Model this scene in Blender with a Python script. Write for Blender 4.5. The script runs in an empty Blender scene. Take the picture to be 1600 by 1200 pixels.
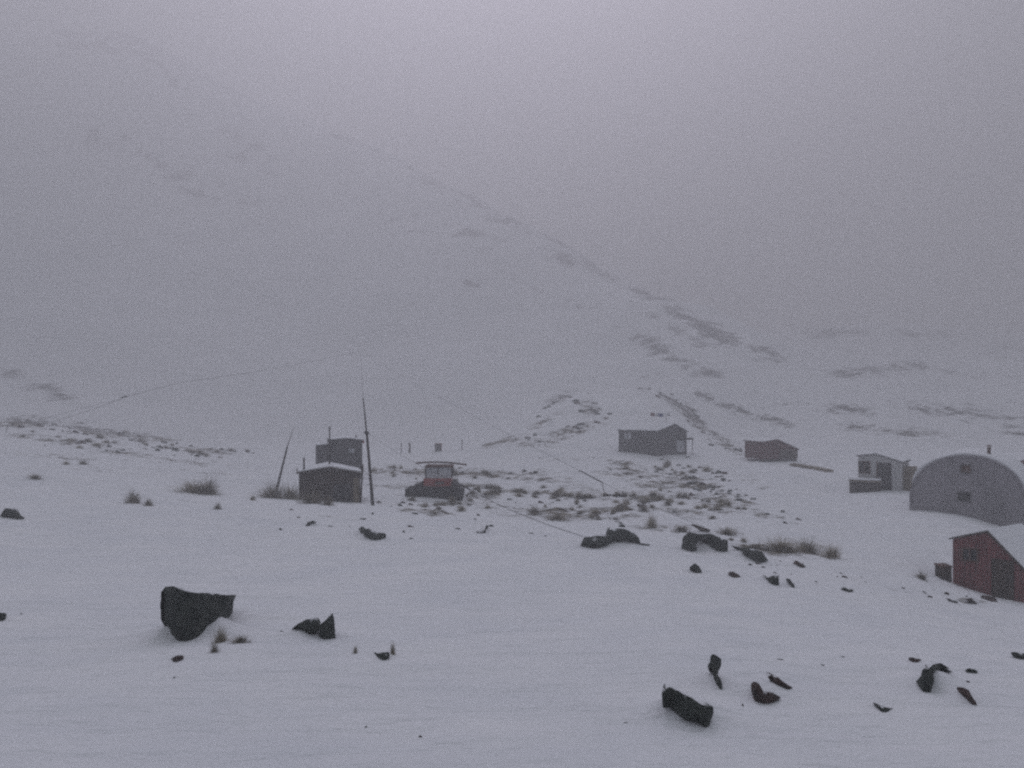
import bpy, bmesh, math, random
import numpy as np
from mathutils import Vector, Matrix, noise, geometry
R = math.radians
S = bpy.context.scene
COL = S.collection
# ------------------------------------------------------------------ camera
F = 1537.0                      # focal length in photograph pixels (1600 wide)
CAMZ = 3.0
PITCH = math.atan(20.0 / F)
cd = bpy.data.cameras.new('camera'); cam = bpy.data.objects.new('camera', cd); COL.objects.link(cam)
cam.location = (0, 0, CAMZ); cam.rotation_euler = (math.pi / 2 + PITCH, 0, 0)
cd.sensor_width = 36; cd.lens = 36 * F / 1600; cd.clip_start = 0.05; cd.clip_end = 5000
S.camera = cam
# ------------------------------------------------------------------ sky and light
SUN_EL, SUN_AZ = R(40), R(-2)
W = bpy.data.worlds.new('World'); S.world = W; W.use_nodes = True
wn, wl = W.node_tree.nodes, W.node_tree.links
wn.clear()
wo = wn.new('ShaderNodeOutputWorld'); bg = wn.new('ShaderNodeBackground')
sky = wn.new('ShaderNodeTexSky'); sky.sky_type = 'NISHITA'; sky.sun_disc = False
sky.sun_elevation = SUN_EL; sky.sun_rotation = SUN_AZ; sky.air_density = 1.5; sky.dust_density = 4
mixc = wn.new('ShaderNodeMix'); mixc.data_type = 'RGBA'; mixc.inputs[0].default_value = 0.9
cloud = (9.3, 9.75, 10.7, 1)   # cloud deck radiance, same units as the sky texture
tc = wn.new('ShaderNodeTexCoord'); sx = wn.new('ShaderNodeSeparateXYZ')
mr = wn.new('ShaderNodeMapRange'); mr.inputs[1].default_value = 0.0; mr.inputs[2].default_value = 1.0
mr.inputs[3].default_value = 0.33; mr.inputs[4].default_value = 1.0   # overcast sky: brighter overhead
vm = wn.new('ShaderNodeVectorMath'); vm.operation = 'SCALE'; vm.inputs[0].default_value = cloud[:3]
wl.new(tc.outputs['Generated'], sx.inputs[0]); wl.new(sx.outputs[2], mr.inputs[0])
wl.new(mr.outputs[0], vm.inputs['Scale'])
wl.new(sky.outputs[0], mixc.inputs[6]); wl.new(vm.outputs[0], mixc.inputs[7])
wl.new(mixc.outputs[2], bg.inputs[0]); bg.inputs[1].default_value = 0.1
wl.new(bg.outputs[0], wo.inputs[0])
sd = bpy.data.lights.new('sun', 'SUN'); sun = bpy.data.objects.new('sun', sd); COL.objects.link(sun)
sd.energy = 1.5; sd.angle = R(20); sd.color = (1.0, 0.905, 1.14)
sun.rotation_euler = (math.pi / 2 - SUN_EL, 0, math.pi - SUN_AZ)
S.view_settings.view_transform = 'Standard'; S.view_settings.look = 'None'
S.view_settings.exposure = -0.52; S.view_settings.gamma = 1.0
cy = S.cycles
cy.max_bounces = 8; cy.diffuse_bounces = 3; cy.volume_bounces = 6; cy.glossy_bounces = 2
cy.use_denoising = False
cy.pixel_filter_type = 'BLACKMAN_HARRIS'; cy.filter_width = 2.4
HAZE_DENSITY = 0.0060

rnd = random.Random(7)
# ------------------------------------------------------------------ numpy noise
_g = np.random.default_rng(3).random((256, 256))
def vnoise(x, y):
    xi = np.floor(x).astype(int); yi = np.floor(y).astype(int)
    fx = x - xi; fy = y - yi
    fx = fx * fx * (3 - 2 * fx); fy = fy * fy * (3 - 2 * fy)
    a = _g[xi & 255, yi & 255]; b = _g[(xi + 1) & 255, yi & 255]
    c = _g[xi & 255, (yi + 1) & 255]; d = _g[(xi + 1) & 255, (yi + 1) & 255]
    return (a + (b - a) * fx) * (1 - fy) + (c + (d - c) * fx) * fy - 0.5
def fbm(x, y, o=4):
    s = 0; a = 1.0; k = 1.0
    for i in range(o):
        s = s + a * vnoise(x * k + 17.3 * i, y * k - 9.1 * i); a *= 0.5; k *= 2.03
    return s
# ------------------------------------------------------------------ terrain heights
def tanel(py):
    v = (600 - py) / F
    return (v * math.cos(PITCH) + math.sin(PITCH)) / (math.cos(PITCH) - v * math.sin(PITCH))
# for bearings (given as photograph columns): distance ahead, row where that ground is seen
PROF = {
 -400: [(7,1190),(12,1000),(20,885),(28,815),(38,760),(50,712),(65,675),(85,648),(110,635),(130,640),(200,585),(300,420),(400,220),(480,40),(560,0),(640,0)],
 0:   [(7,1195),(12,1010),(20,900),(28,832),(38,778),(50,728),(65,692),(85,668),(110,656),(130,664),(200,610),(300,440),(400,240),(480,60),(560,60),(640,80)],
 200: [(7,1195),(12,1008),(20,903),(28,838),(38,785),(50,745),(65,712),(85,690),(112,680),(135,688),(200,630),(300,450),(380,270),(475,30),(560,60),(640,80)],
 400: [(7,1195),(12,1005),(20,905),(28,845),(36,803),(42,784),(50,766),(65,735),(85,712),(105,698),(125,692),(150,700),(200,645),(300,480),(370,340),(450,145),(560,170),(640,190)],
 600: [(7,1195),(12,1005),(20,905),(28,850),(36,812),(42,791),(50,775),(65,745),(85,718),(110,704),(130,707),(180,665),(250,530),(320,400),(402,238),(470,240),(640,260)],
 720: [(7,1195),(12,1005),(20,905),(28,850),(36,815),(45,793),(55,770),(70,742),(90,712),(112,693),(130,697),(170,660),(250,500),(360,300),(440,305),(640,320)],
 800: [(7,1195),(12,1005),(20,905),(28,850),(34,827),(42,806),(55,770),(70,740),(90,705),(115,662),(130,658),(150,664),(200,600),(270,450),(340,345),(420,350),(640,370)],
 870: [(7,1195),(12,1005),(20,905),(28,855),(34,830),(42,806),(55,772),(70,738),(85,712),(100,682),(125,618),(140,622),(170,632),(210,570),(270,460),(322,380),(400,390),(640,400)],
 950: [(7,1195),(12,1005),(20,905),(28,858),(34,834),(42,808),(55,773),(70,738),(85,710),(100,686),(130,616),(150,619),(180,622),(220,545),(302,418),(400,430),(640,440)],
 1010:[(7,1195),(12,1005),(20,905),(28,862),(34,838),(42,812),(55,775),(70,741),(82,713),(100,688),(135,600),(150,603),(180,604),(230,520),(290,443),(400,455),(640,460)],
 1100:[(7,1195),(12,1008),(20,912),(28,872),(34,850),(45,812),(60,768),(80,719),(100,700),(128,664),(145,668),(170,625),(200,570),(260,498),(350,505),(640,505)],
 1200:[(7,1195),(12,1010),(20,920),(28,882),(36,850),(47,812),(60,765),(75,727),(95,708),(120,694),(150,672),(180,625),(232,550),(300,550),(640,535)],
 1300:[(7,1197),(12,1015),(20,930),(30,882),(40,845),(50,810),(62,768),(80,727),(110,692),(150,652),(200,602),(250,574),(320,540),(420,522),(640,520)],
 1400:[(7,1198),(12,1020),(20,942),(30,894),(40,850),(50,806),(60,765),(80,727),(110,688),(150,648),(220,592),(300,545),(360,522),(640,515)],
 1500:[(7,1199),(12,1028),(20,964),(28,932),(34,912),(41,862),(48,812),(56,780),(80,730),(110,692),(150,652),(220,596),(310,552),(380,527),(640,520)],
 1600:[(7,1200),(12,1035),(20,985),(28,955),(34,934),(41,880),(47,840),(52,820),(60,780),(80,738),(110,700),(150,655),(220,600),(320,560),(400,535),(640,528)],
 2000:[(7,1210),(12,1060),(20,1010),(28,970),(36,935),(44,890),(52,850),(62,800),(80,750),(110,705),(150,660),(220,605),(320,565),(400,545),(640,530)],
}
cols = sorted(PROF)
LY = np.linspace(math.log(1.0), math.log(700.0), 360)
PX = np.arange(-400, 2001, 10.0)
rows = []
for c in cols:
    pr = [(0.9, CAMZ - 2.45), (3.0, CAMZ - 2.5)] + [(Y, CAMZ + Y * tanel(py)) for Y, py in PROF[c]]
    rows.append(np.interp(LY, [math.log(p[0]) for p in pr], [p[1] for p in pr]))
rows = np.array(rows)
TAB = np.array([np.interp(PX, cols, rows[:, j]) for j in range(len(LY))]).T   # [px, ly]
def gblur(a, s, ax):
    n = int(3 * s); k = np.exp(-np.arange(-n, n + 1) ** 2 / (2 * s * s)); k /= k.sum()
    pad = [(0, 0), (0, 0)]; pad[ax] = (n, n)
    b = np.pad(a, pad, mode='edge')
    return np.apply_along_axis(lambda v: np.convolve(v, k, 'valid'), ax, b)
TAB = gblur(gblur(TAB, 2.6, 1), 2.6, 0)
MEAN = TAB.mean(axis=0)
AMAX = math.atan((2000 - 800) / F); AMIN = math.atan((-400 - 800) / F)
def land(x, y):
    x = np.asarray(x, float); y = np.asarray(y, float)
    r = np.hypot(x, y) + 1e-6; a = np.arctan2(x, y)
    ac = np.clip(a, AMIN, AMAX)
    px = 800 + F * np.tan(ac); Y = np.maximum(r * np.cos(ac), 1.0)
    fx = np.clip((px + 400) / 10, 0, len(PX) - 1.001); fy = np.clip((np.log(Y) - LY[0]) / (LY[1] - LY[0]), 0, len(LY) - 1.001)
    i = fx.astype(int); j = fy.astype(int); u = fx - i; v = fy - j
    z = (TAB[i, j] * (1 - u) + TAB[i + 1, j] * u) * (1 - v) + (TAB[i, j + 1] * (1 - u) + TAB[i + 1, j + 1] * u) * v
    back = np.clip((np.abs(a) - AMAX) / (math.pi - AMAX), 0, 1)
    zm = np.interp(np.log(Y), LY, MEAN)
    z = z * (1 - back) + zm * back
    near = np.clip(1 - r / 70, 0, 1); mid = np.clip((r - 14) / 60, 0, 1); far = np.clip((r - 110) / 200, 0, 1)
    z = z + 0.16 * near * np.clip(r / 8, 0, 1) * fbm(x * 0.35, y * 0.28, 3) + 0.02 * fbm(x * 2.2, y * 2.2, 2)
    z = z + 0.85 * mid * fbm(x * 0.085, y * 0.085, 4)
    z = z + far * (9 * fbm(x * 0.016, y * 0.016, 5) + 3.2 * (0.5 - 2 * np.abs(fbm(x * 0.03 + 5, y * 0.012, 3))))
    return z
def blob(px, py, L):
    o = np.zeros_like(px)
    for cx, cy, rx, ry, ang, k in L:
        ca, sa = math.cos(R(ang)), math.sin(R(ang))
        dx, dy = px - cx, py - cy
        u = (dx * ca + dy * sa) / rx; v = (-dx * sa + dy * ca) / ry
        o = np.maximum(o, k * np.exp(-(u * u + v * v)))
    return o
# where snow lies thin (bearing column, row, half sizes, tilt, strength)
BARE = [
 # big mountain: scree bands
 (170, 60, 143, 32.5, 8, 1.1), (290, 80, 66, 27.5, 45, 0.91), (240, 100, 66, 20, 35, 1.04), (270, 125, 44, 15, 30, 0.91),
 (340, 110, 66, 17.5, 40, 0.72), (160, 215, 55, 20, 15, 1.04), (250, 260, 121, 22.5, 28, 1.04), (380, 235, 66, 30, 35, 0.91),
 (300, 300, 66, 15, 20, 0.91), (370, 300, 55, 17.5, 25, 0.72), (540, 215, 77, 15, 30, 0.78), (690, 290, 66, 20, 28, 0.85),
 (780, 335, 88, 20, 25, 0.91), (640, 350, 66, 20, 10, 0.59), (740, 365, 66, 20, 20, 0.72), (910, 410, 99, 17.5, 24, 0.91), (1030, 468, 77, 15, 27, 1.04),
 (1120, 520, 88, 16.25, 28, 1.15), (1190, 552, 77, 15, 20, 1.15), (740, 445, 15.4, 6.25, 0, 1.15), (715, 487, 22, 7.5, 35, 0.91),
 (880, 470, 99, 12.5, 26, 0.45), (1050, 510, 77, 12.5, 30, 0.78), (1060, 560, 99, 17.5, 25, 0.78),
 # thin dark edge of the main ridge
 (330, 90, 80, 7, 38, .9), (440, 165, 80, 6, 32, .8), (540, 212, 80, 6, 26, .8), (630, 255, 80, 6, 28, .85), (740, 312, 80, 6, 28, .85), (850, 368, 80, 6, 26, .85), (960, 422, 80, 6, 26, .9), (1050, 470, 80, 6, 28, .9), (1150, 527, 70, 6, 28, .9),
 # far right hill
 (1300, 520, 77, 11.25, 3, 1.15), (1440, 522, 99, 8.75, 4, 0.91), (1330, 582, 55, 12.5, 0, 1.04), (1490, 580, 132, 11.25, 4, 0.85), (1330, 640, 99, 11.25, 5, 0.91),
 (1470, 640, 132, 15, 6, 0.78), (1400, 675, 154, 11.25, 6, 0.91), (1560, 660, 88, 20, 6, 0.78), (1570, 545, 66, 10, 8, 0.65),
 # ridge behind the grey hut
 (1040, 620, 60, 10, 40, 1), (1085, 655, 55, 13, 45, 1), (1130, 690, 55, 10, 35, 1), (1130, 630, 90, 10, 22, .9), (1200, 650, 90, 12, 22, .7),
 (1185, 700, 60, 10, 8, .7), (1010, 603, 22, 12, 0, 1),
 # small knoll
 (875, 622, 28, 9, -25, 1), (925, 640, 30, 16, 25, 1), (850, 660, 45, 9, -30, .9), (890, 675, 50, 11, -12, 1), (790, 688, 45, 8, -14, .9), (935, 660, 20, 10, 10, .8),
 (840, 692, 60, 8, -3, .8), (970, 722, 90, 6, 4, .8), (880, 718, 90, 6, 5, .6),
 # left band
 (70, 605, 70, 14, 18, .95), (110, 630, 50, 10, 12, .8), (40, 662, 60, 12, 3, 1), (150, 676, 80, 9, 6, 1), (240, 683, 90, 8, 4, .9), (110, 690, 110, 9, 6, .8), (190, 705, 100, 9, 8, .8),
 (330, 705, 90, 9, 4, .8), (310, 716, 80, 6, 6, .6), (360, 690, 110, 5, 1, .55), (400, 712, 80, 6, 4, .5),
 # stony ground in the middle
 (700, 757, 90, 6, 2, .8), (780, 788, 90, 7, 3, .85), (860, 750, 100, 7, 3, .8), (960, 742, 80, 7, 4, .8), (1180, 755, 60, 12, 25, .6), (1230, 815, 60, 10, 25, .45), (560, 812, 160, 7, 1, .35), (260, 735, 160, 6, 3, .5), (90, 712, 100, 7, 4, .6), (640, 738, 110, 8, 1, .95), (760, 742, 120, 9, 2, .95), (840, 770, 110, 12, 3, 1), (730, 775, 70, 9, 2, .8), (930, 765, 80, 8, 3, .8), (860, 800, 90, 10, 3, .95), (680, 800, 70, 8, 3, .8), (1000, 755, 90, 9, 8, .9), (1170, 790, 60, 10, 30, .7), (1210, 860, 90, 10, 5, .9), (600, 760, 60, 7, 0, .6), (320, 725, 120, 6, 4, .7), (120, 735, 120, 5, 2, .45),
 (620, 735, 120, 9, 2, .5), (830, 738, 130, 10, 3, .55), (670, 745, 60, 8, 0, .5), (800, 768, 110, 12, 3, .75), (900, 775, 120, 12, 3, .75), (700, 790, 110, 10, 3, .65),
 (1010, 740, 90, 12, 8, .8), (1090, 760, 70, 22, 18, .9), (1010, 775, 90, 12, 0, .85), (950, 800, 130, 12, 3, .7), (1110, 785, 60, 14, 20, .8), (1060, 800, 90, 10, 10, .6),
 (830, 805, 90, 8, 3, .6), (1050, 825, 110, 8, 4, .6), (1140, 828, 50, 8, 10, .5), (1260, 855, 70, 14, 4, .6), (540, 790, 100, 5, 2, .25), (1180, 875, 90, 8, 12, .4),
 (900, 1045, 60, 8, -4, .3), (590, 1140, 60, 10, 5, .3), (1400, 920, 120, 6, 12, .4), (1520, 938, 60, 7, 8, .5),
]

def hummock(x, y, r):
    f = np.clip((r - 105) / 40, 0, 1); g = np.clip((r - 220) / 80, 0, 1)
    return .24 * (1 - f) * fbm(x * .95 + 3, y * .62, 3) + .55 * f * (1 - g) * fbm(x * .48, y * .34 + 8, 3) + 1.3 * g * fbm(x * .24, y * .16 + 8, 4)
def bare_at(x, y, z):
    yy = np.maximum(y, .1)
    b = blob(800 + F * x / yy, 600 - F * ((z - CAMZ) / yy - math.tan(PITCH)), BARE) * (y > 4)
    r = np.hypot(x, y); a = np.abs(np.arctan2(x, y))
    return np.maximum(b, np.clip((a - R(30)) / R(8), 0, 1) * np.clip((r - 60) / 100, 0, 1) * .5)
def height(x, y):
    """smooth land plus the hummocks of its stony patches"""
    x = np.asarray(x, float); y = np.asarray(y, float)
    z = land(x, y)
    z = z + hummock(x, y, np.hypot(x, y)) * np.clip(bare_at(x, y, z) * 1.5, 0, 1)
    for cx, cy_, rr, hh in DRIFTS: z = z + hh * np.exp(-((x - cx) ** 2 + (y - cy_) ** 2) / (rr * rr))
    return z
DRIFTS = []   # snow banked up behind the boulders: x, y, radius, height
def hgt(x, y): return float(height(np.array([x]), np.array([y]))[0])
def ray(px, py):
    v = (600 - py) / F; c, s = math.cos(PITCH), math.sin(PITCH)
    return Vector(((px - 800) / F, c - v * s, s + v * c))
def P(px, py, Y):
    d = ray(px, py); return Vector((0, 0, CAMZ)) + d * (Y / d.y)
_TS = np.geomspace(4.0, 600, 2500)
def G(px, py):
    """where the line of sight first meets the ground"""
    d = ray(px, py); d = d / d.y
    z = CAMZ + _TS * d.z; h = height(_TS * d.x, _TS * d.y)
    k = np.nonzero(z < h)[0]
    t = _TS[k[0]] if len(k) else 110.0
    return Vector((t * d.x, t, hgt(t * d.x, t)))
RK = [
 ('boulder', [(252,925),(258,917),(270,916),(285,922),(300,926),(325,929),(345,932),(362,930),(365,940),(360,947),(364,958),(358,966),(345,966),(340,972),(330,974),(322,978),(320,988),(308,998),(290,1003),(275,1000),(262,985),(252,970),(250,945)], 'rock', 'large dark block-shaped boulder, biggest rock in the near snow at lower left', .6),
 ('rock', [(454,985),(465,975),(478,968),(490,966),(496,972),(500,976),(510,968),(518,959),(522,975),(525,996),(515,999),(503,999),(497,996),(499,985),(494,988),(488,994),(478,988),(468,983)], 'rock', 'jagged dark rock with a sharp peak, right of the large block-shaped boulder', .8),
 ('rock', [(584,1018),(592,1021),(600,1019),(608,1021),(609,1027),(606,1031),(598,1031),(590,1027)], 'rock', 'small dark rock with a twig of grass, right of the jagged peaked rock', .9),
 ('rock', [(268,1029),(275,1025),(284,1026),(287,1030),(280,1034),(271,1035)], 'rockred', 'small oval stone just below the large block-shaped boulder', .9),
 ('boulder', [(1034,1083),(1040,1078),(1046,1073),(1060,1080),(1068,1085),(1080,1090),(1095,1100),(1115,1105),(1114,1118),(1110,1125),(1112,1140),(1100,1136),(1085,1128),(1070,1125),(1055,1115),(1048,1105),(1036,1106)], 'rock', 'long dark slanting boulder nearest the bottom edge, right of centre', .9),
 ('rock', [(1112,1028),(1119,1024),(1127,1030),(1127,1040),(1123,1048),(1122,1055),(1128,1065),(1130,1078),(1124,1077),(1117,1065),(1113,1055),(1106,1046),(1111,1040)], 'rock', 'narrow upright dark rock above the long slanting boulder', .8),
 ('rock', [(1199,1057),(1206,1054),(1215,1058),(1225,1066),(1238,1074),(1232,1078),(1218,1072),(1205,1066)], 'rockred', 'slim slanting dark rock, upper of a close pair right of the narrow upright rock', .8),
 ('rock', [(1177,1080),(1186,1068),(1193,1080),(1205,1082),(1221,1090),(1212,1096),(1195,1099),(1180,1096)], 'rockred', 'reddish dark wedge-shaped rock, lower of a close pair right of the narrow upright rock', .9),
 ('rock', [(1366,1101),(1380,1105),(1396,1107),(1385,1112),(1376,1113)], 'rock', 'small flat triangular rock below the hook-shaped rock', .9),
 ('rock', [(1441,1078),(1447,1062),(1450,1045),(1458,1038),(1470,1036),(1480,1042),(1489,1050),(1478,1051),(1466,1047),(1458,1050),(1460,1065),(1456,1075),(1456,1083),(1446,1082)], 'rock', 'dark hook-shaped rock with snow filling its inner bend, lower right', .6),
 ('rock', [(1508,1047),(1515,1044),(1527,1048),(1526,1053),(1514,1051)], 'rock', 'small thin stone right of the hook-shaped rock', .9),
 ('rock', [(1498,1080),(1514,1078),(1518,1088),(1528,1100),(1520,1103),(1508,1092)], 'rockred', 'reddish dark rock below and right of the hook-shaped rock', .9),
 ('rock', [(1583,1026),(1590,1020),(1604,1022),(1606,1031),(1592,1031)], 'rock', 'dark rock at the right edge above the hook-shaped rock', .9),
 ('rock', [(1420,1030),(1428,1028),(1439,1030),(1434,1035),(1424,1035)], 'rockred', 'small flat stone above and left of the hook-shaped rock', .9),
 ('rock', [(-8,960),(0,957),(5,963),(5,970),(-6,971)], 'rock', 'dark stone at the left edge level with the large block-shaped boulder', .9),
 ('rock', [(0,806),(8,794),(20,796),(30,805),(40,812),(25,812),(15,808),(5,809)], 'rock', 'dark mossy rock at the left edge below the grass clumps', .9),
 ('rock', [(560,826),(566,822),(575,826),(585,832),(600,833),(603,840),(595,844),(580,843),(566,837)], 'rock', 'dark lumpy rock on the snow just below the tall mast', .9),
 ('boulder', [(907,853),(912,840),(930,837),(948,838),(952,828),(962,825),(975,826),(990,832),(998,840),(1001,849),(1015,850),(1014,855),(1002,854),(992,847),(980,846),(970,847),(960,844),(950,851),(940,856),(925,857)], 'rock', 'long humped dark boulder where the lower wire ends', .7),
 ('boulder', [(1065,857),(1068,838),(1078,832),(1090,834),(1110,834),(1125,840),(1138,845),(1137,861),(1125,863),(1112,856),(1105,849),(1092,846),(1087,852),(1092,861),(1075,862)], 'rock', 'arched dark boulder with snow under its hump, right of the long humped boulder', .7),
 ('plank', [(1078,820),(1084,818.5),(1100,824),(1111,828),(1107,831.5),(1095,829)], 'darkwood', 'dark plank lying aslant on the snow above the arched boulder', .25),
 ('rock', [(1142,853),(1155,855),(1170,856),(1190,862),(1200,875),(1190,880),(1175,875),(1165,869),(1155,862)], 'rock', 'dark sloping rock just right of the arched boulder', .9),
 ('rock', [(1078,886),(1086,880),(1092,885),(1099,895),(1086,896),(1077,889)], 'rock', 'small dark triangular rock alone in the snow below the arched boulder', .9),
 ('rock', [(1240,881),(1246,876),(1254,880),(1261,888),(1250,887)], 'rockred', 'small pointed reddish rock below the band of dry grass', .9),
 ('rock', [(1192,898),(1202,903),(1208,899),(1217,899),(1218,914),(1210,915),(1200,910)], 'rock', 'notched dark rock, left one of two in the snow left of the red shed', .8),
 ('rock', [(1228,904),(1234,905),(1243,917),(1238,919),(1231,912)], 'rock', 'slim dark rock, right one of two in the snow left of the red shed', .8),
 ('rock', [(1314,921),(1322,918),(1334,922),(1333,926),(1322,925)], 'rock', 'small flat dark rock midway between the notched rock and the red shed', .9),
 ('rock', [(1138,897),(1146,893),(1154,898),(1160,901),(1148,903),(1141,901)], 'rockred', 'small grey stone left of the notched dark rock', .9),
 ('rock', [(476,822),(480,816),(488,814),(496,816),(489,818),(482,823)], 'rock', 'thin curved dark rock on the snow below the slatted shed', .8),
 ('rock', [(740,826),(748,830),(757,829),(759,820),(764,822),(760,833),(748,834),(741,831)], 'rock', 'L-shaped dark rock on the snow right of the lumpy rock', .8),
 ('rock', [(1480,934),(1490,938),(1500,941),(1492,943),(1482,939)], 'rock', 'thin curved stone, leftmost of three in front of the red shed', .8),
 ('rock', [(1511,936),(1517,934),(1524,941),(1532,945),(1522,944),(1514,941)], 'rockred', 'dark reddish stone, middle one of three in front of the red shed', .8),
 ('rock', [(1530,934),(1542,931),(1553,932),(1560,940),(1548,940),(1540,937)], 'rockred', 'flat reddish stone, rightmost of three in front of the red shed', .8),
]
DR = []
for nm, poly, mt, lab, th in RK:
    xs = [p[0] for p in poly]; ys = [p[1] for p in poly]
    if nm == 'plank': continue
    g = G((min(xs) + max(xs)) / 2, max(ys) - 1); k = g.y / F; w = (max(xs) - min(xs)) * k; h = (max(ys) - min(ys)) * k
    u = Vector((g.x, g.y, 0)).normalized(); c = g + u * (.55 * w + .25)
    DR.append((c.x, c.y, .42 * w + .12, .42 * min(h, w)))
DRIFTS.extend(DR)
# ------------------------------------------------------------------ helpers
def link(o): COL.objects.link(o); return o
def tag(o, label=None, cat=None, group=None, kind=None):
    if label: o['label'] = label
    if cat: o['category'] = cat
    if group: o['group'] = group
    if kind: o['kind'] = kind
    return o
def empty(name, loc, label, cat, group=None):
    o = bpy.data.objects.new(name, None); link(o); o.location = loc; o.empty_display_size = 0.2
    return tag(o, label, cat, group)
def mesh_obj(name, verts, faces, mat, parent=None, smooth=False, off=None):
    me = bpy.data.meshes.new(name)
    if off is None and parent is not None:
        off = Vector((0, 0, 0)); q = parent
        while q is not None: off = off + Vector(q.location); q = q.parent
    if off is not None: verts = [Vector(v) - Vector(off) for v in verts]
    me.from_pydata([tuple(v) for v in verts], [], [tuple(f) for f in faces]); me.update()
    bm = bmesh.new(); bm.from_mesh(me); bmesh.ops.recalc_face_normals(bm, faces=bm.faces); bm.to_mesh(me); bm.free()
    if mat: me.materials.append(mat)
    if smooth: me.polygons.foreach_set('use_smooth', [True] * len(me.polygons))
    o = bpy.data.objects.new(name, me); link(o)
    if parent is not None: o.parent = parent
    return o
class MB:
    """collects shapes given in world coordinates"""
    def __init__(s): s.v = []; s.f = []
    def add(s, v, f):
        n = len(s.v); s.v += [Vector(a) for a in v]; s.f += [tuple(n + i for i in q) for q in f]; return s
    def hexa(s, a):   # 8 corners: bottom ring 4, top ring 4
        return s.add(a, [(0,1,2,3),(4,5,6,7),(0,1,5,4),(1,2,6,5),(2,3,7,6),(3,0,4,7)])
    def frame_box(s, o, ux, uy, x0, x1, y0, y1, z0, z1):
        c = [o + ux*x + uy*y + Vector((0,0,z)) for z in (z0, z1) for x, y in ((x0,y0),(x1,y0),(x1,y1),(x0,y1))]
        return s.hexa(c)
    def tube(s, pts, rad, n=7, cap=True):
        pts = [Vector(p) for p in pts]; rad = rad if isinstance(rad, (list, tuple)) else [rad] * len(pts)
        base = len(s.v); m = len(pts)
        for i, p in enumerate(pts):
            d = (pts[min(i+1, m-1)] - pts[max(i-1, 0)]).normalized()
            a = d.cross(Vector((0,0,1)) if abs(d.z) < .9 else Vector((1,0,0))).normalized(); b = d.cross(a)
            for k in range(n):
                t = 2*math.pi*k/n; s.v.append(p + (a*math.cos(t) + b*math.sin(t))*rad[i])
        for i in range(m-1):
            for k in range(n):
                k2 = (k+1) % n
                s.f.append((base+i*n+k, base+i*n+k2, base+(i+1)*n+k2, base+(i+1)*n+k))
        if cap: s.f.append(tuple(base+k for k in range(n))); s.f.append(tuple(base+(m-1)*n+k for k in range(n)))
        return s
    def build(s, name, mat, parent=None, smooth=False, off=None): return mesh_obj(name, s.v, s.f, mat, parent, smooth, off)
# ------------------------------------------------------------------ materials
def new_mat(name):
    m = bpy.data.materials.new(name); m.use_nodes = True
    nt = m.node_tree; return m, nt, nt.nodes['Principled BSDF']
def ramp(nt, fac, stops):
    r = nt.nodes.new('ShaderNodeValToRGB'); e = r.color_ramp.elements
    while len(e) < len(stops): e.new(0.5)
    for k, (p, c) in enumerate(stops): e[k].position = p; e[k].color = (*c, 1)
    nt.links.new(fac, r.inputs[0]); return r.outputs[0]
def nz(nt, scale, detail=5, rough=.6, vec=None, stretch=None):
    n = nt.nodes.new('ShaderNodeTexNoise'); n.inputs['Scale'].default_value = scale
    n.inputs['Detail'].default_value = detail; n.inputs['Roughness'].default_value = rough
    t = nt.nodes.new('ShaderNodeTexCoord'); src = t.outputs['Object']
    if stretch:
        mp = nt.nodes.new('ShaderNodeMapping'); mp.inputs['Scale'].default_value = stretch
        nt.links.new(src, mp.inputs[0]); src = mp.outputs[0]
    nt.links.new(src, n.inputs['Vector']); return n.outputs['Fac']
def mathn(nt, op, a, b=None):
    n = nt.nodes.new('ShaderNodeMath'); n.operation = op
    for i, x in enumerate((a, b)):
        if x is None: continue
        if isinstance(x, (int, float)): n.inputs[i].default_value = x
        else: nt.links.new(x, n.inputs[i])
    return n.outputs[0]
def bump(nt, b, h, dist, strength=1.0):
    n = nt.nodes.new('ShaderNodeBump'); n.inputs['Distance'].default_value = dist; n.inputs['Strength'].default_value = strength
    nt.links.new(h, n.inputs['Height']); nt.links.new(n.outputs[0], b.inputs['Normal'])
def mixcol(nt, f, a, b):
    m = nt.nodes.new('ShaderNodeMix'); m.data_type = 'RGBA'
    nt.links.new(f, m.inputs[0])
    for i, x in ((6, a), (7, b)):
        if isinstance(x, tuple): m.inputs[i].default_value = (*x, 1)
        else: nt.links.new(x, m.inputs[i])
    return m.outputs[2]
SNOW = (0.80, 0.815, 0.85)
def simple(name, c1, c2, scale=6, rough=.85, snow=None, stretch=None, bumpd=0.01, metallic=0):
    """two-tone weathered surface; snow = how level a face must be to carry snow"""
    m, nt, b = new_mat(name)
    n = nz(nt, scale, 6, .65, stretch=stretch)
    col = ramp(nt, n, [(.35, c1), (.65, c2)])
    if snow is not None:
        g = nt.nodes.new('ShaderNodeNewGeometry'); s = nt.nodes.new('ShaderNodeSeparateXYZ')
        nt.links.new(g.outputs['True Normal' if False else 'Normal'], s.inputs[0])
        q = mathn(nt, 'ADD', s.outputs[2], mathn(nt, 'MULTIPLY', mathn(nt, 'SUBTRACT', nz(nt, 3.5, 4), .5), .7))
        mp = nt.nodes.new('ShaderNodeMapRange'); mp.inputs[1].default_value = snow - .06; mp.inputs[2].default_value = snow + .06
        nt.links.new(q, mp.inputs[0]); col = mixcol(nt, mp.outputs[0], col, SNOW)
    nt.links.new(col, b.inputs['Base Color']); b.inputs['Roughness'].default_value = rough; b.inputs['Specular IOR Level'].default_value = .25; b.inputs['Metallic'].default_value = metallic
    bump(nt, b, nz(nt, scale * 4, 5), bumpd)
    return m
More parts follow.
